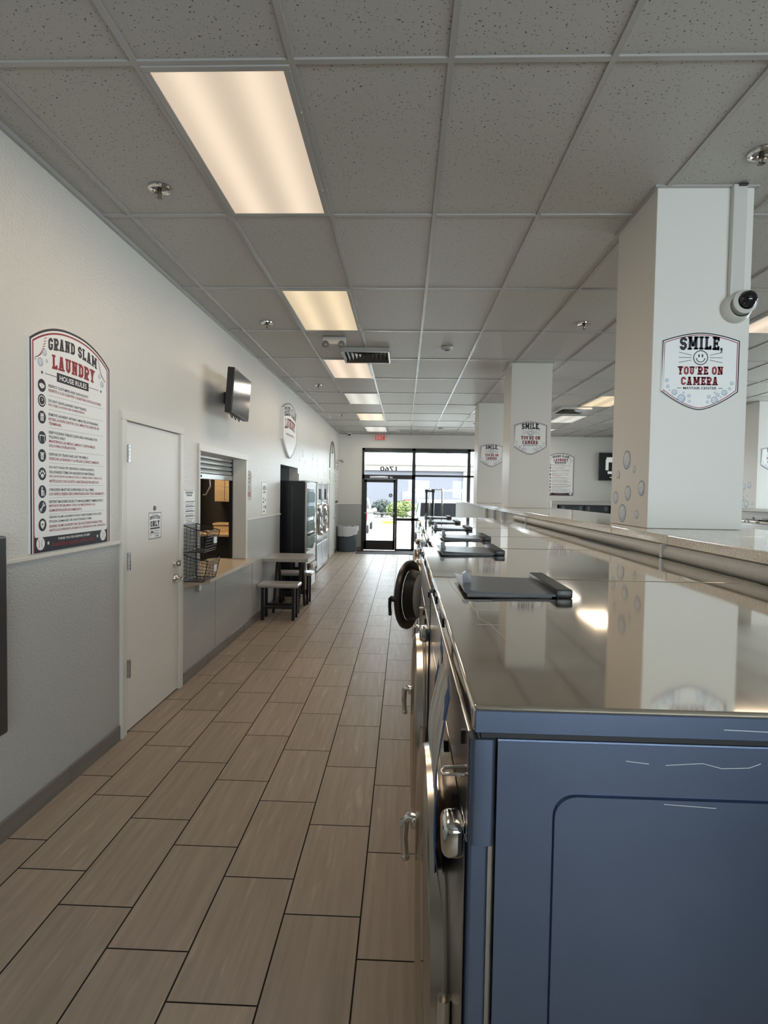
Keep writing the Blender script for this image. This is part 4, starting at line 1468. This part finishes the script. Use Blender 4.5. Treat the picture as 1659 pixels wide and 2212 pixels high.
# stacked tumblers (dryers) in the alcove
def dryer(y0, label):
    W = .8
    t = thing('dryer', label, 'dryer', (-1.765, y0 + W / 2, 0), 0, 'wall dryers')
    MB().box(-.75, 0, -W / 2 + .003, W / 2 - .003, .03, 1.85, .005).build('cabinet', STEELF, t, 40)
    d = MB().lathe([(.33, 0), (.345, .02), (.33, .05), (.29, .055), (.27, .035), (.27, .0)], (0, 0, 1.08), 'x', 40).build('door', CHROME, t, 40)
    MB().lathe([(.272, .03), (.2, .055), (0, .065)], (0, 0, 1.08), 'x', 32).build('door_glass', PORT, d, 50)
    MB().box(.04, .07, -.33, -.29, 1.0, 1.14, .008).build('door_handle', CHROME, d, 40)
    MB().box(0, .012, -W / 2 + .03, W / 2 - .03, 1.46, 1.48).build('trim_strip', GALV, t)
    MB().box(0, .02, -.08, .1, 1.5, 1.72, .006).build('control_panel', BLACK, t, 40)
    MB().box(0, .03, .16, .24, 1.46, 1.62, .006).build('coin_box', SATIN, t, 40)
    MB().box(0, .02, -.03, .05, 1.3, 1.39, .004).build('latch_plate', BLACK, t)
    MB().box(0, .01, -W / 2 + .02, -.01, .1, .58, .004).build('lower_panel', STEEL, t, 40)
    MB().box(0, .01, .01, W / 2 - .02, .1, .58, .004).build('lower_panel', STEEL, t, 40)
dryer(11.55, 'stainless dryer with round door right after the vending machine')
dryer(12.36, 'second stainless dryer with round door, nearer the white door')
struct(MB().box(XL, XL + .02, AY1 + .02, 14.17, BZ + .005, BZ + .115, .004).box(XL, XL + .02, AY1 + .02, AY1 + .09, 0, BZ + .004, .003).box(XL, XL + .02, BY1 + .02, BY1 + .1, 0, BZ + .004, .003), 'trim_5', TRIMP)

# trash can
t = thing('trash_can', 'round blue grey trash can with white liner in the far left corner', 'trash can', (-1.575, 15.9, 0))
MB().lathe([(0, 0), (.235, 0), (.245, .02), (.262, .66), (.275, .67), (.275, .70), (.25, .70), (.25, .6), (0, .58)], (0, 0, 0), 'z', 40).build('bin', CAN, t, 40)
bm_ = MB()
n = 48
ringz = [(.262, .70), (.285, .715), (.292, .68), (.286, .60), (.280, .5), (.276, .43)]
rows = []
for i, (r, z) in enumerate(ringz):
    row = []
    for k in range(n):
        a = 2 * PI * k / n
        sag = .06 * max(0, math.cos(a - .2)) * (i >= 3)
        j = random.uniform(-.007, .007) * (1 if i else 0)
        bulge = .03 * max(0, math.cos(a - .1)) ** 4 * (i in (1, 2, 3))
        row.append(bm_.bm.verts.new(((r + j + bulge) * math.cos(a), (r + j + bulge) * math.sin(a), z + random.uniform(-.008, .008) + (sag if i >= 4 else 0))))
    rows.append(row)
for A, B in zip(rows, rows[1:]):
    for k in range(n):
        bm_.bm.faces.new((A[k], A[(k + 1) % n], B[(k + 1) % n], B[k]))
bm_.build('liner', BAG, t, 60)
t = thing('door_mat', 'dark door mat on the floor inside the glass door', 'mat', (-.47, 15.72, 0))
MB().box(-.83, .83, -.42, .42, 0, .012, .004).build('pile', MATM, t)

# ------------------------------------------------------------------ washers
def rrect(x0, x1, z0, z1, r, n=6):
    p = []
    for cx, cz, a0 in ((x1 - r, z1 - r, 0), (x0 + r, z1 - r, PI / 2), (x0 + r, z0 + r, PI), (x1 - r, z0 + r, 1.5 * PI)):
        for k in range(n + 1):
            a = a0 + PI / 2 * k / n
            p.append((cx + r * math.cos(a), cz + r * math.sin(a)))
    return p

def washer(loc, W, D, Hh, R, zc, label, group, detail=1, door_open=0., lid=True, rz=0):
    """origin: near front corner on the floor; front faces -x, machine extends +x and +y"""
    t = thing('washer', label, 'washing machine', loc, rz, group)
    lip = .036
    zt = Hh - lip - .006
    g = MB().box(.012, D, .022, W - .012, .1, zt)
    g.build('cabinet', STEELF, t)
    MB().box(.05, D - .03, .03, W - .03, 0, .1).build('plinth', BLACK, t)
    # top sheet with rolled edge
    g = MB().box(0, D, .0, W - .003, Hh - lip, Hh, .007, 3)
    g.build('top_panel', STEEL_TOP, t, 30)
    MB().box(.014, D - .02, .010, W - .012, zt - .004, Hh - lip + .001).build('dark_gap', BLACK, t)  # black filler painting the shade in the gap under the top sheet
    if detail:
        MB().box(.004, D - .004, -.0022, .0005, Hh - lip + .001, Hh - .005, .001, 1).build('lip_reflection_tint', SIDE, t)  # overlay on the top sheet's lip, carrying the painted blue reflection
    if detail:
        # near side sheet with an embossed rounded panel
        x0, x1, z0, z1 = .036, D - .01, .14, zt - .006
        ex = rrect(.108, D - .09, .22, zt - .075, .03)
        bm = bmesh.new()
        def loop(pts, y):
            return [bm.verts.new((x, y, z)) for x, z in pts]
        outer = loop([(x0, z0), (x1, z0), (x1, z1), (x0, z1)], .008)
        inner = loop(ex, .008)
        def ring_edges(vs):
            es = []
            for i in range(len(vs)):
                es.append(bm.edges.new((vs[i], vs[(i + 1) % len(vs)])))
            return es
        ed = ring_edges(outer) + ring_edges(inner)
        bmesh.ops.triangle_fill(bm, edges=ed, use_beauty=True)
        def inset(d):
            cx = (.108 + D - .09) / 2; cz = (.22 + zt - .075) / 2
            hx = (D - .09 - .108) / 2; hz = (zt - .075 - .22) / 2
            return [(cx + (x - cx) * (hx - d) / hx, cz + (z - cz) * (hz - d) / hz) for x, z in ex]
        l2 = loop(inset(.0015), .013)
        l3 = loop(inset(.0040), .013)
        l4 = loop(inset(.0060), .009)
        for A, B in ((inner, l2), (l2, l3), (l3, l4)):
            for i in range(len(A)):
                j = (i + 1) % len(A)
                bm.faces.new((A[i], A[j], B[j], B[i]))
        bm.faces.new(l4)
        top_o = loop([(x0, z1), (x1, z1)], .022)
        bm.faces.new((outer[3], outer[2], top_o[1], top_o[0]))
        # rolled top edge of the sheet
        mb = MB(); mb.bm.free(); mb.bm = bm
        mb.tube([(x0, .0105, z1 - .001), (x1, .0105, z1 - .001)], .0028, 8)
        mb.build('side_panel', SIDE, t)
        # rounded corner trim, upper and lower piece
        for (za, zb, xo, nm) in ((Hh - .19, zt - .004, 0., 'corner_trim'), (.1, Hh - .191, .006, 'corner_trim')):
            p = [(-.002 - xo * .3, .030), (-.002 - xo * .3, .008)]
            for k in range(6):
                a = PI + PI / 2 * k / 5
                p.append((.006 - xo * .3 + .008 * math.cos(a), .010 + xo + .008 * math.sin(a)))
            for k in range(6):
                a = -PI / 2 + PI / 2 * k / 5
                p.append((.027 - xo * .9 + .005 * math.cos(a), .008 + xo + .006 * math.sin(a)))
            p.append((.032 - xo * .9, .030))
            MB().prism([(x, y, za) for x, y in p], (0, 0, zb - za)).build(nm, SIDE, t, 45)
    # front: control strip, seams, service door
    MB().box(-.001, .014, .035, W - .03, Hh - .19, zt - .006, .003).build('control_panel', STEELF, t, 40)
    MB().box(.0, .013, .03, W - .02, .42 if detail else .38, Hh - .2, .003).build('front_panel', STEELF, t, 40)
    MB().box(.0, .013, .03, W - .02, .12, .40, .003).build('kick_panel', STEEL, t, 40)
    for a, b in ((W * .48, W * .56), (W * .72, W * .76), (W * .82, W * .845)):
        MB().box(-.003, .004, a, b, Hh - .028, Hh - .006, .001).build('label_strip', BLACK, t)
    for a in (.16, .34, .5):
        MB().cyl((-.006, W * a, Hh - .23), (.002, W * a, Hh - .23), .012, 12).build('button', BLACK, t)
    # chrome latch block near the front corner
    MB().box(-.034, .0, .03, .085, Hh - .232, Hh - .181, .012, 4).build('latch_cover', CHROME, t, 60)
    # bent wire hook
    z = Hh - .115
    g = MB().tube([(.0, .045, z), (-.022, .045, z), (-.033, .05, z - .003), (-.035, .06, z - .004), (-.03, .068, z - .002), (0, .07, z)], .0025, 8)
    g.build('wire_hook', CHROME, t, 60)
    MB().box(-.006, .002, .075, .085, Hh - .085, Hh - .065, .001).build('bolt', BLACK, t)
    # round door on its hinge (near side)
    yc = W / 2
    hs = -1 if door_open else 1          # the open door hangs on its far side
    cyl_ = hs * (R + .01)
    hinge = (-.0, yc - hs * (R + .01), 0)
    d = MB().lathe([(R * .98, .0), (R, -.010), (R * .985, -.034), (R * .93, -.046), (R * .84, -.044), (R * .74, -.030), (R * .74, -.004), (R * .9, .002)], (0, cyl_, zc), 'x', 56, True)
    d = d.build('door', DARKRIM if door_open else RIM, t, 40)
    d.location = hinge
    d.rotation_euler = (0, 0, -door_open)
    if door_open:
        MB().lathe([(R * .74, -.002), (R * .72, .02), (R * .68, .05), (R * .64, .07)], (0, cyl_, zc), 'x', 48).build('door_gasket', BLACK, d, 60)
        MB().lathe([(R * .645, .068), (R * .58, .082), (R * .3, .094), (0, .096)], (0, cyl_, zc), 'x', 40).build('door_glass', BOWL, d, 60)
    else:
        MB().lathe([(R * .75, -.026), (R * .66, -.032), (R * .3, -.038), (0, -.040)], (0, cyl_, zc), 'x', 40).build('door_glass', PORT, d, 60)
    hy = hs * 2 * R * .985
    k = R / .37
    g = MB()
    g.tube([(-.03, hy - .0, zc + .01), (-.066, hy + .006, zc + .012), (-.076, hy + .006, zc + .004), (-.078, hy + .004, zc - .05), (-.073, hy, zc - .10)], [.013, .014, .014, .012, .011], 10)
    g.blob((-.0725, hy - .001, zc - .104), .0135, 2)
    g.box(-.058, -.02, hy - .016, hy + .016, zc - .016, zc + .016, .008)
    g.build('door_handle', CHROME if not door_open else BLACKM, d, 50)
    MB().cyl((-.012, .0, zc - .12), (-.012, .0, zc + .12), .012, 12).build('door_hinge', CHROME, d, 50)
    # door seat ring on the cabinet
    MB().lathe([(R * .9, -.004), (R * .92, .002), (R * .7, .004), (R * .66, .03), (R * .1, .06), (0, .06)], (-.002, yc, zc), 'x', 40).build('tub_opening', BLACK, t, 50)
    # soap dispenser flap on the top
    if lid:
        y1 = W - .015
        y0 = y1 - .33
        x0 = .075
        g = MB()
        rows = []
        for i in range(9):
            x = x0 + .25 * i / 8
            zz = Hh + .010 + .006 * (1 - i / 8) ** 2
            rows.append((x, zz))
        bot = [(x, zz - .006) for x, zz in rows[::-1]]
        g.prism([(x, y0 + .03 * (0 if i > 0 else 1), z) for i, (x, z) in enumerate(rows + bot)], (0, y1 - y0 - .03, 0))
        fl = g.build('dispenser_lid', GREYPL, t, 30)
        g = MB().prism([(x0 + .012, y0 + .14, Hh + .012), (x0 + .035, y0 + .14, Hh + .012), (x0 + .026, y0 + .14, Hh + .045), (x0 + .017, y0 + .14, Hh + .048), (x0 + .008, y0 + .14, Hh + .042)], (0, .02, 0))
        g.build('finger_tab', GREYPL, fl, 30)
        MB().box(x0 + .245, x0 + .29, y0 - .004, y1 + .004, Hh + .0, Hh + .024, .004).build('hinge_block', BLACK, t, 40)
        MB().box(x0 + .01, x0 + .24, y0 + .02, y1 - .01, Hh, Hh + .005).build('dispenser_rim', BLACK, t)
    return t
FX, TZ = .095, 1.40
GW = 'washers in the row along the bulkhead'
w1 = washer((FX, .747, 0), 1.148, 1.07, TZ, .365, .70, 'nearest large stainless washer filling the lower right corner, with taped paper sheet', GW)
washer((FX, 1.90, 0), 1.03, 1.08, TZ, .365, .71, 'second large washer from the camera, its grey lid seen thin before the third', GW)
washer((.155, 2.94, 0), .80, .97, TZ, .26, .82, 'third washer from the camera, set slightly back from the first two', GW)
washer((.155, 3.75, 0), .90, 1.0, TZ, .255, .92, 'fourth washer, its dark round door swung open into the aisle', GW, door_open=math.radians(20))
washer((.155, 4.66, 0), .90, 1.0, TZ, .26, .82, 'fifth washer from the camera, beyond the one with the open door', GW)
washer((.155, 5.57, 0), .98, 1.0, TZ, .26, .82, 'farthest washer of the row, next to the laundry cart poles', GW)

# wear on the nearest washer: scratches and a dried line along the top sheet
W0 = w1
def wear(name, pts, r, m_):
    g = MB().tube([(x - FX, y - .747, z) for x, y, z in pts], r, 5)
    g.build(name, m_, W0)
SCR = mat('scratch_bright', (.62, .63, .64), .5)
wear('scratch', [(.352, .7548, 1.325), (.40, .7548, 1.329), (.425, .7548, 1.323), (.46, .7548, 1.325), (.475, .7548, 1.331)], .0005, SCR)
wear('scratch', [(.30, .7548, 1.329), (.33, .7548, 1.326)], .0005, SCR)
wear('scratch', [(.352, .7555, 1.272), (.42, .7555, 1.269)], .0005, SCR)
wear('scratch', [(.42, .7447, 1.379), (.56, .7447, 1.376)], .0006, SCR)
wear('scratch', [(.58, .7447, 1.368), (.595, .7447, 1.369)], .0006, SCR)
RES = mat('dried_residue', (.50, .47, .40), .5)
wear('residue_line', [(.145, 1.86, TZ), (.15, 1.66, TZ), (.165, 1.46, TZ), (.178, 1.36, TZ), (.172, 1.28, TZ), (.19, 1.22, TZ), (.20, 1.10, TZ), (.205, 1.0, TZ)], .0009, RES)
for y in (1.62, 1.5, 1.38, 1.22):
    wear('scratch', [(.16, y, TZ), (.235, y - .004, TZ)], .0005, RES)
# taped instruction sheet on the nearest washer
t = thing('paper_sheet', 'wrinkled paper sheet held by blue tape on the front of the nearest washer', 'paper sheet', (FX, 1.06, 1.17))
bm = bmesh.new()
NU, NV = 14, 18
gv = []
for i in range(NU + 1):
    row = []
    for j in range(NV + 1):
        u, v = i / NU, j / NV
        y = -.13 + .29 * u
        z = -.175 + .35 * v
        x = -.014 - .020 * math.sin(PI * v) * (1 - .4 * u) - .004 * math.sin(9 * v + 3 * u) * (.4 + u) - .006 * (1 - v)
        row.append(bm.verts.new((x, y, z)))
    gv.append(row)
for i in range(NU):
    for j in range(NV):
        bm.faces.new((gv[i][j], gv[i + 1][j], gv[i + 1][j + 1], gv[i][j + 1]))
mb = MB(); mb.bm.free(); mb.bm = bm
mb.build('sheet', PAPER, t, 60)
def sheet_x(y, z):
    u, v = min(1, max(0, (y + .13) / .29)), min(1, max(0, (z + .175) / .35))
    return -.014 - .020 * math.sin(PI * v) * (1 - .4 * u) - .004 * math.sin(9 * v + 3 * u) * (.4 + u) - .006 * (1 - v)
def tape(y0, z0, w_, h_, tilt=0, x=-.014):
    x = sheet_x(y0, z0) - .002
    g = MB()
    c, s = math.cos(tilt), math.sin(tilt)
    pts = []
    for a, b in ((-.5, -.5), (-.2, -.42), (.5, -.5), (.42, 0), (.5, .5), (.1, .4), (-.5, .5), (-.42, .1)):
        dy, dz = a * w_, b * h_
        pts.append((sheet_x(y0 + dy * c - dz * s, z0 + dy * s + dz * c) - .0015, y0 + dy * c - dz * s, z0 + dy * s + dz * c))
    g.prism(pts, (.0008, 0, 0))
    g.build('tape', TAPE, t)
tape(-.135, .04, .02, .27, 0, -.022)
tape(-.15, -.01, .03, .12, .3, -.008)
tape(-.12, .17, .05, .05, .5, -.016)
tape(.12, .185, .06, .03, .3, -.014)
tape(.17, .12, .03, .05, .2, -.020)
tape(.165, -.06, .025, .05, 0, -.030)
tape(.16, -.11, .02, .04, 0, -.030)
tape(.02, -.19, .05, .06, .4, -.022)

# ------------------------------------------------------------------ bulkhead with counter
t = thing('bulkhead_counter', 'long speckled stone counter ledge running behind the washers under the pillars', 'counter', (1.59, 6, 0))
g = MB()
y = -.8
for b in (2.62, 3.32, 6.46, 9.6, 13.4):
    g.box(1.195 - 1.59, 1.985 - 1.59, y - 6, b - 6 - .002, 1.462, 1.505, .004)
    y = b
g.build('countertop', COUNTER, t, 30)
g = MB().box(1.215 - 1.59, 1.925 - 1.59, -6.8, 7.4, 0, 1.462)
prof = []
for k in range(13):
    a = PI / 2 + PI * k / 12
    prof.append((1.218 - 1.59 + .036 * math.cos(a), 1.424 + .036 * math.sin(a)))
g.prism([(x, -6.8, z) for x, z in prof], (0, 7.0, 0))
g.build('front_panel', BULK, t, 40)
for yy, w_ in ((2.63, .02), (5.55, .02), (6.9, .03), (7.6, .03), (8.3, .03)):
    MB().box(1.174 - 1.59, 1.30 - 1.59, yy - 6, yy - 6 + w_, 1.40 if yy < 5 else 1.2, 1.462, .003).build('bracket', GALV, t)
for yy in (9.2, 11.4):
    MB().box(1.2145 - 1.59, 1.217 - 1.59, yy - 6, yy - 6 + .01, .2, 1.46).build('seam', GREYPL, t)

# laundry carts with hanging poles beyond the row
def cart(x0, x1, y, mt, label, top):
    t = thing('laundry_cart', label, 'laundry cart', ((x0 + x1) / 2, y, 0), 0, 'laundry carts')
    h = (x1 - x0) / 2
    for sx in (-h, h):
        MB().cyl((sx, 0, .1), (sx, 0, top), .013, 10).build('pole', mt, t, 40)
    g = MB().cyl((-h - .02, 0, top), (h + .02, 0, top), .013, 10)
    for sx in (-h, h):
        g.lathe([(0, -.02), (.018, -.02), (.018, .02), (0, .02)], (sx, 0, top), 'z', 10)
    g.build('hanging_bar', mt, t, 40)
    g = MB()
    a, b = .24, .38
    for z in (.35, .5, .65, .8):
        g.tube([(-a, -.05, z), (a, -.05, z), (a, b * 1.6, z), (-a, b * 1.6, z)], .005, 6, True)
    for k in range(9):
        for yy in (-.05, b * 1.6):
            xx = -a + 2 * a * k / 8
            g.tube([(xx, yy, .35), (xx, yy, .8)], .003, 5)
    for k in range(7):
        yy = -.05 + (b * 1.6 + .05) * k / 6
        g.tube([(-a, yy, .8), (-a, yy, .35), (a, yy, .35), (a, yy, .8)], .003, 5)
    g.build('wire_basket', CHROME, t)
    g = MB()
    g.tube([(-a, -.03, .12), (a, -.03, .12), (a, b * 1.5, .12), (-a, b * 1.5, .12)], .013, 8, True)
    for sx in (-a, a):
        for yy in (-.03, b * 1.5): g.cyl((sx, yy, .1), (sx, yy, .36), .011, 8)
    g.build('base_frame', CHROME, t)
    for sx in (-a, a):
        for yy in (-.03, b * 1.5):
            MB().lathe([(0, -.015), (.05, -.015), (.05, .015), (0, .015)], (sx, yy, .05), 'x', 16).build('caster', BLACK, t)
cart(.29, .375, 7.4, BLACKM, 'laundry cart with dark hanging poles just past the washer row', 1.70)
cart(.385, .575, 8.6, CHROME, 'laundry cart with bright chrome poles behind the dark poled one', 1.72)

# ------------------------------------------------------------------ right half of the room
t = thing('bulkhead_counter', 'white edged counter far right, seen beyond the nearest pillar', 'counter', (6.25, 8, 0))
MB().box(-.45, .45, -4, 4.5, 1.455, 1.49, .004).build('countertop', mat('counter_white', (.55, .55, .53), .3), t, 30)
MB().box(-.36, .36, -4, 4.5, 0, 1.455).build('front_panel', BULK, t)
GR = 'washers of the far right row'
for i, y in enumerate((5.6, 6.55, 7.5, 8.45)):
    washer((4.85, y, 0), .93, 1.0, 1.36, .26, .8, ('far right washer nearest the camera, behind the pillar', 'far right washer just right of the nearest pillar', 'third far right washer, in front of the white counter', 'farthest washer of the far right row')[i], GR, detail=0)

t = thing('wall_shelf', 'grey boxed ledge on the far wall above the black fronted machines', 'ledge', (4.95, YF - .3, 1.41))
MB().box(-.98, 1.6, -.37, .3, 0, .095, .004).build('ledge', mat('ledge_grey', (.40, .385, .35), .5), t, 30)
MB().box(-1.0, -.955, -.39, -.3, -.1, .105, .003).build('end_post', EXW, t)
MB().box(-.98, -.8, -.36, .3, -1.41, 0).build('end_panel', mat('ledge_grey', (.40, .385, .35)), t)
for i in range(3):
    x = 4.2 + .68 * i
    t = thing('washer', ('black topped machine at the left end under the far wall ledge', 'black topped machine in the middle under the far wall ledge', 'black topped machine under the far wall ledge, by the pillar edge')[i], 'washing machine', (x + .33, YF - .36, 0), 0, 'black topped machines on the far wall')
    MB().box(-.325, .325, -.28, .34, .05, 1.15, .005).build('cabinet', STEELF, t, 40)
    MB().box(-.33, .33, -.30, .34, 1.15, 1.405, .006).build('control_panel', BLACK, t, 40)
    MB().box(-.17, .17, -.306, -.3, 1.2, 1.36, .004).build('display', mat('panel_dark', (.04, .045, .05), .2), t, 40)
    for sx in (-.26, .2):
        MB().box(sx, sx + .08, -.306, -.3, 1.26, 1.37, .003).build('keypad', GREYPL, t)
    d = MB().lathe([(.24, 0), (.24, -.03), (.2, -.045), (.17, -.02), (.17, 0)], (0, -.28, .65), 'y', 32).build('door', CHROME, t, 40)
    MB().lathe([(.172, -.02), (.1, -.035), (0, -.04)], (0, -.28, .65), 'y', 24).build('door_glass', PORT, d, 60)
t = thing('television', 'black wall screen on the far wall, half hidden by the nearest pillar', 'television', (5.95, YF - .08, 2.48))
MB().box(-.53, .53, -.06, 0, -.385, .385, .006).build('bezel', BLACK, t, 40)
MB().box(-.5, .5, -.062, -.06, -.35, .36).build('screen', GLOSSB, t)
g = MB()
g.box(-.36, -.28, -.064, -.062, -.1, .2); g.box(-.34, -.1, -.064, -.062, .12, .26); g.box(-.3, -.14, -.064, -.062, -.2, -.13); g.box(-.24, -.05, -.064, -.062, -.31, -.29)
g.build('picture', mat('screen_picture', (.03, .03, .03), .4, emit=((.6, .65, .6), .25)), t)
MB().box(-.1, .1, 0, .08, -.1, .1).build('wall_mount', BLACKM, t)

# ------------------------------------------------------------------ outside
struct(MB().box(-30, 30, YF + .16, 60, -.14, -.02), 'ground', ASPH)
def bar(name, m_, label, cat, *bx):
    g = MB()
    for b in bx: g.box(*b)
    return tag(g.build(name, m_), label, cat)
bar('curb', CURB, 'long pale concrete curb across the parking lot', 'curb', (-14, 12, 31.0, 31.5, -.02, .15, .03))
bar('planter_bed', BARK, 'bark covered planting strip behind the curb', 'planter', (-14, 12, 31.5, 44.6, -.02, .12))
bar('walkway', CURB, 'concrete walkway strip just outside the storefront', 'walkway', (-14, 12, YF + .16, YF + 1.6, -.02, .0))
t = thing('building', 'low lavender and cream building across the parking lot', 'building', (0, 45, 0))
MB().box(-22, 22, 0, 8, 0, 3.38).build('wall', BLDG, t)
MB().box(-22, 22, -.25, 8, 3.38, 3.86, .03).build('parapet', BLDGC, t)
MB().box(-22, 22, -.38, 8, 3.78, 3.89, .02).build('coping', mat('stucco_pale', (0.219, 0.205, 0.180), .9), t)
MB().box(-22, 22, -.3, 0, 3.35, 3.42, .02).build('band', mat('stucco_pale', (0.219, 0.205, 0.180)), t)
for x in (4.6, -7.5, 11):
    MB().box(x, x + .9, -.2, 0, 0, 3.37).build('pilaster', BLDGC, t)
MB().box(-.75, -.72, -.02, 0, 0, 3.0).build('joint', GREYP, t)
t = thing('posted_sign', 'pale board with dark oval and red bar on the building across the lot', 'sign', (.25, 44.98, 1.15))
MB().box(-.42, .42, -.04, 0, -.5, .6, .02).build('board', mat('board_pale', (0.120, 0.120, 0.128), .6), t)
MB().lathe([(.2, -.05), (0, -.052)], (0, 0, .36), 'y', 24).build('oval', GREYP, t)
MB().box(-.3, .3, -.05, -.04, -.12, -.04).build('red_bar', RED, t)
def bush(c, r, mt, label, n, sx=1.):
    rnd = random.Random(int(abs(c[0]) * 100) + n)
    g = MB()
    for k in range(40):
        a = rnd.uniform(0, 2 * PI); b = rnd.uniform(-.3, 1)
        q = math.sqrt(max(0, 1 - b * b)) * rnd.uniform(.5, .9)
        g.blob((q * r * math.cos(a), q * r * math.sin(a), r * .8 + b * r * .75), r * rnd.uniform(.16, .26), 1, .25)
    for k in range(n):
        a = rnd.uniform(0, 2 * PI); b = rnd.uniform(-.75, 1)
        q = math.sqrt(max(0, 1 - b * b))
        p = Vector((q * r * math.cos(a), q * r * math.sin(a), r * .85 + b * r * .85)) * rnd.uniform(.92, 1.06)
        d = Vector((rnd.uniform(-1, 1), rnd.uniform(-1, 1), rnd.uniform(-.4, 1))).normalized()
        e = d.orthogonal().normalized()
        L_ = r * .13
        g.poly([p - d * L_, p + e * L_ * .45, p + d * L_, p - e * L_ * .45])
    for v in g.bm.verts:
        v.co.x *= sx
    t = thing('bush', label, 'bush', c)
    g.build('foliage', mt, t)
    MB().cyl((0, 0, 0), (0, 0, r), r * .1, 8).build('stem', BARK, t)
bush((-1.35, 35, .122), .62, BUSHD, 'round dark green bush seen through the glass door', 500)
bush((-.05, 32.6, .122), .60, BUSHL, 'lime green bush right of the dark one, behind the door stile', 1100, 1.45)
bar('parking_block', YEL, 'yellow painted block on the curb below the bushes', 'curb', (-1.15, -.45, 30.4, 30.7, -.02, .14, .03))
t = thing('utility_pole', 'thin utility pole with crossarm above the far roof', 'utility pole', (5.2, 70, 0))
MB().cyl((0, 0, 0), (0, 0, 9.5), .13, 10).build('pole', GREYP, t)
MB().box(-1.5, 1.5, -.08, .08, 6.2, 6.38).build('crossarm', GREYP, t)
MB().cyl((-.55, 0, 7.3), (-.55, 0, 8.4), .28, 12).build('transformer', GREYP, t)

def vehicle(loc, Wd, Ln, Ht, label, rack=False, van=True):
    """rear faces -y, body extends +y"""
    t = thing('van' if van else 'car', label, 'van' if van else 'car', loc)
    h = Wd / 2
    zb = Ht * .58
    g = MB()
    prof = [(0, .35), (0, zb), (.05, Ht - .08), (.2, Ht), (Ln * .62, Ht), (Ln * .72, zb + .08), (Ln * .97, zb - .12), (Ln, zb - .3), (Ln, .35)]
    # lower body full width, cabin tucked in
    lower = [(0, .32), (0, zb), (Ln * .73, zb), (Ln * .95, zb - .1), (Ln, zb - .3), (Ln, .32)]
    g.prism([(-h, y, z) for y, z in lower], (Wd, 0, 0))
    bmesh.ops.bevel(g.bm, geom=g.bm.edges[:], offset=.05, segments=2, affect='EDGES')
    g.build('body', CARW, t, 40)
    g = MB()
    up0 = [(-h + .02, .02, zb), (h - .02, .02, zb), (h - .02, Ln * .73, zb), (-h + .02, Ln * .73, zb)]
    up1 = [(-h + .14, .10, Ht), (h - .14, .10, Ht), (h - .14, Ln * .55, Ht), (-h + .14, Ln * .55, Ht)]
    A = [g.bm.verts.new(p) for p in up0]; B = [g.bm.verts.new(p) for p in up1]
    g.bm.faces.new(A[::-1]); g.bm.faces.new(B)
    for i in range(4):
        g.bm.faces.new((A[i], A[(i + 1) % 4], B[(i + 1) % 4], B[i]))
    bmesh.ops.bevel(g.bm, geom=g.bm.edges[:], offset=.05, segments=2, affect='EDGES')
    g.build('cabin', CARW, t, 40)
    def onplane(fr0, fr1, fz0, fz1, side):
        pass
    # rear window(s)
    d = (Ht - zb)
    def rear(x0, x1, a, b, m_, nm):
        z0, z1 = zb + d * a, zb + d * b
        y0_, y1_ = .02 + .08 * a, .02 + .08 * b
        MB().prism([(x0, y0_ - .012, z0), (x1, y0_ - .012, z0), (x1 * .97, y1_ - .012, z1), (x0 * .97, y1_ - .012, z1)], (0, .02, 0)).build(nm, m_, t)
    if van:
        rear(-h + .16, -.34, .12, .86, CARGL, 'rear_window')
        rear(-.28, h - .16, .12, .86, CARGL, 'rear_window')
    else:
        rear(-h + .16, h - .16, .12, .86, CARGL, 'rear_window')
    for sx in (-1, 1):
        def side(y0_, y1_, m_):
            z0, z1 = zb + d * .14, zb + d * .84
            xa, xb = h - .02 - .12 * .14, h - .02 - .12 * .84
            MB().prism([(sx * (xa + .012), y0_, z0), (sx * (xa + .012), y1_ + .12, z0), (sx * (xb + .012), y1_ - .08, z1), (sx * (xb + .012), y0_ + .04, z1)], (-sx * .02, 0, 0)).build('side_window', m_, t)
        side(.25, Ln * .30, CARGL)
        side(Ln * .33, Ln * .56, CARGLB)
        MB().blob((sx * (h + .12), Ln * .60, zb + .06), .12, 2, 0, (1, .6, .75)).build('mirror', CARW, t, 60)
        MB().box(sx * (h - .16), sx * (h - .02), -.03, .03, zb - .32, zb + .02, .02).build('tail_light', GREYPL if van else TAIL, t, 40)
        for yy in (Ln * .17, Ln * .80):
            wl = MB().lathe([(0, -.1), (.2, -.1), (.32, -.09), (.34, -.04), (.34, .06), (.3, .09), (0, .09)], (sx * (h - .08), yy, .33), 'x', 28).build('wheel', BLACK, t, 40)
            MB().lathe([(0, .1 * sx), (.17, .1 * sx), (.2, .085 * sx)], (sx * (h - .07), yy, .33), 'x', 20).build('hub_cap', GALV, wl, 40)
    MB().box(-h + .05, h - .05, -.08, .05, .34, .52, .03).build('rear_bumper', GREYPL, t, 40)
    if rack:
        g = MB()
        zr = Ht + .34
        for yy in (.2, 1.2, 2.2):
            g.box(-h - .05, h + .25, yy - .025, yy + .025, zr - .02, zr + .03)
            for sx in (-h + .12, h - .12):
                g.box(sx - .02, sx + .02, yy - .02, yy + .02, Ht - .05, zr)
        for sx in (-h - .03, h + .2):
            g.box(sx - .02, sx + .02, .1, 2.4, zr, zr + .05)
        g.build('ladder_rack', GALV, t)
vehicle((1.28, 18.9, -.02), 1.8, 4.4, 1.44, 'white van with black rear windows and ladder rack parked outside the storefront', True)
vehicle((-2.32, 22.5, -.02), 1.8, 4.3, 1.45, 'white car with red tail light at the left edge of the glass door', False, False)
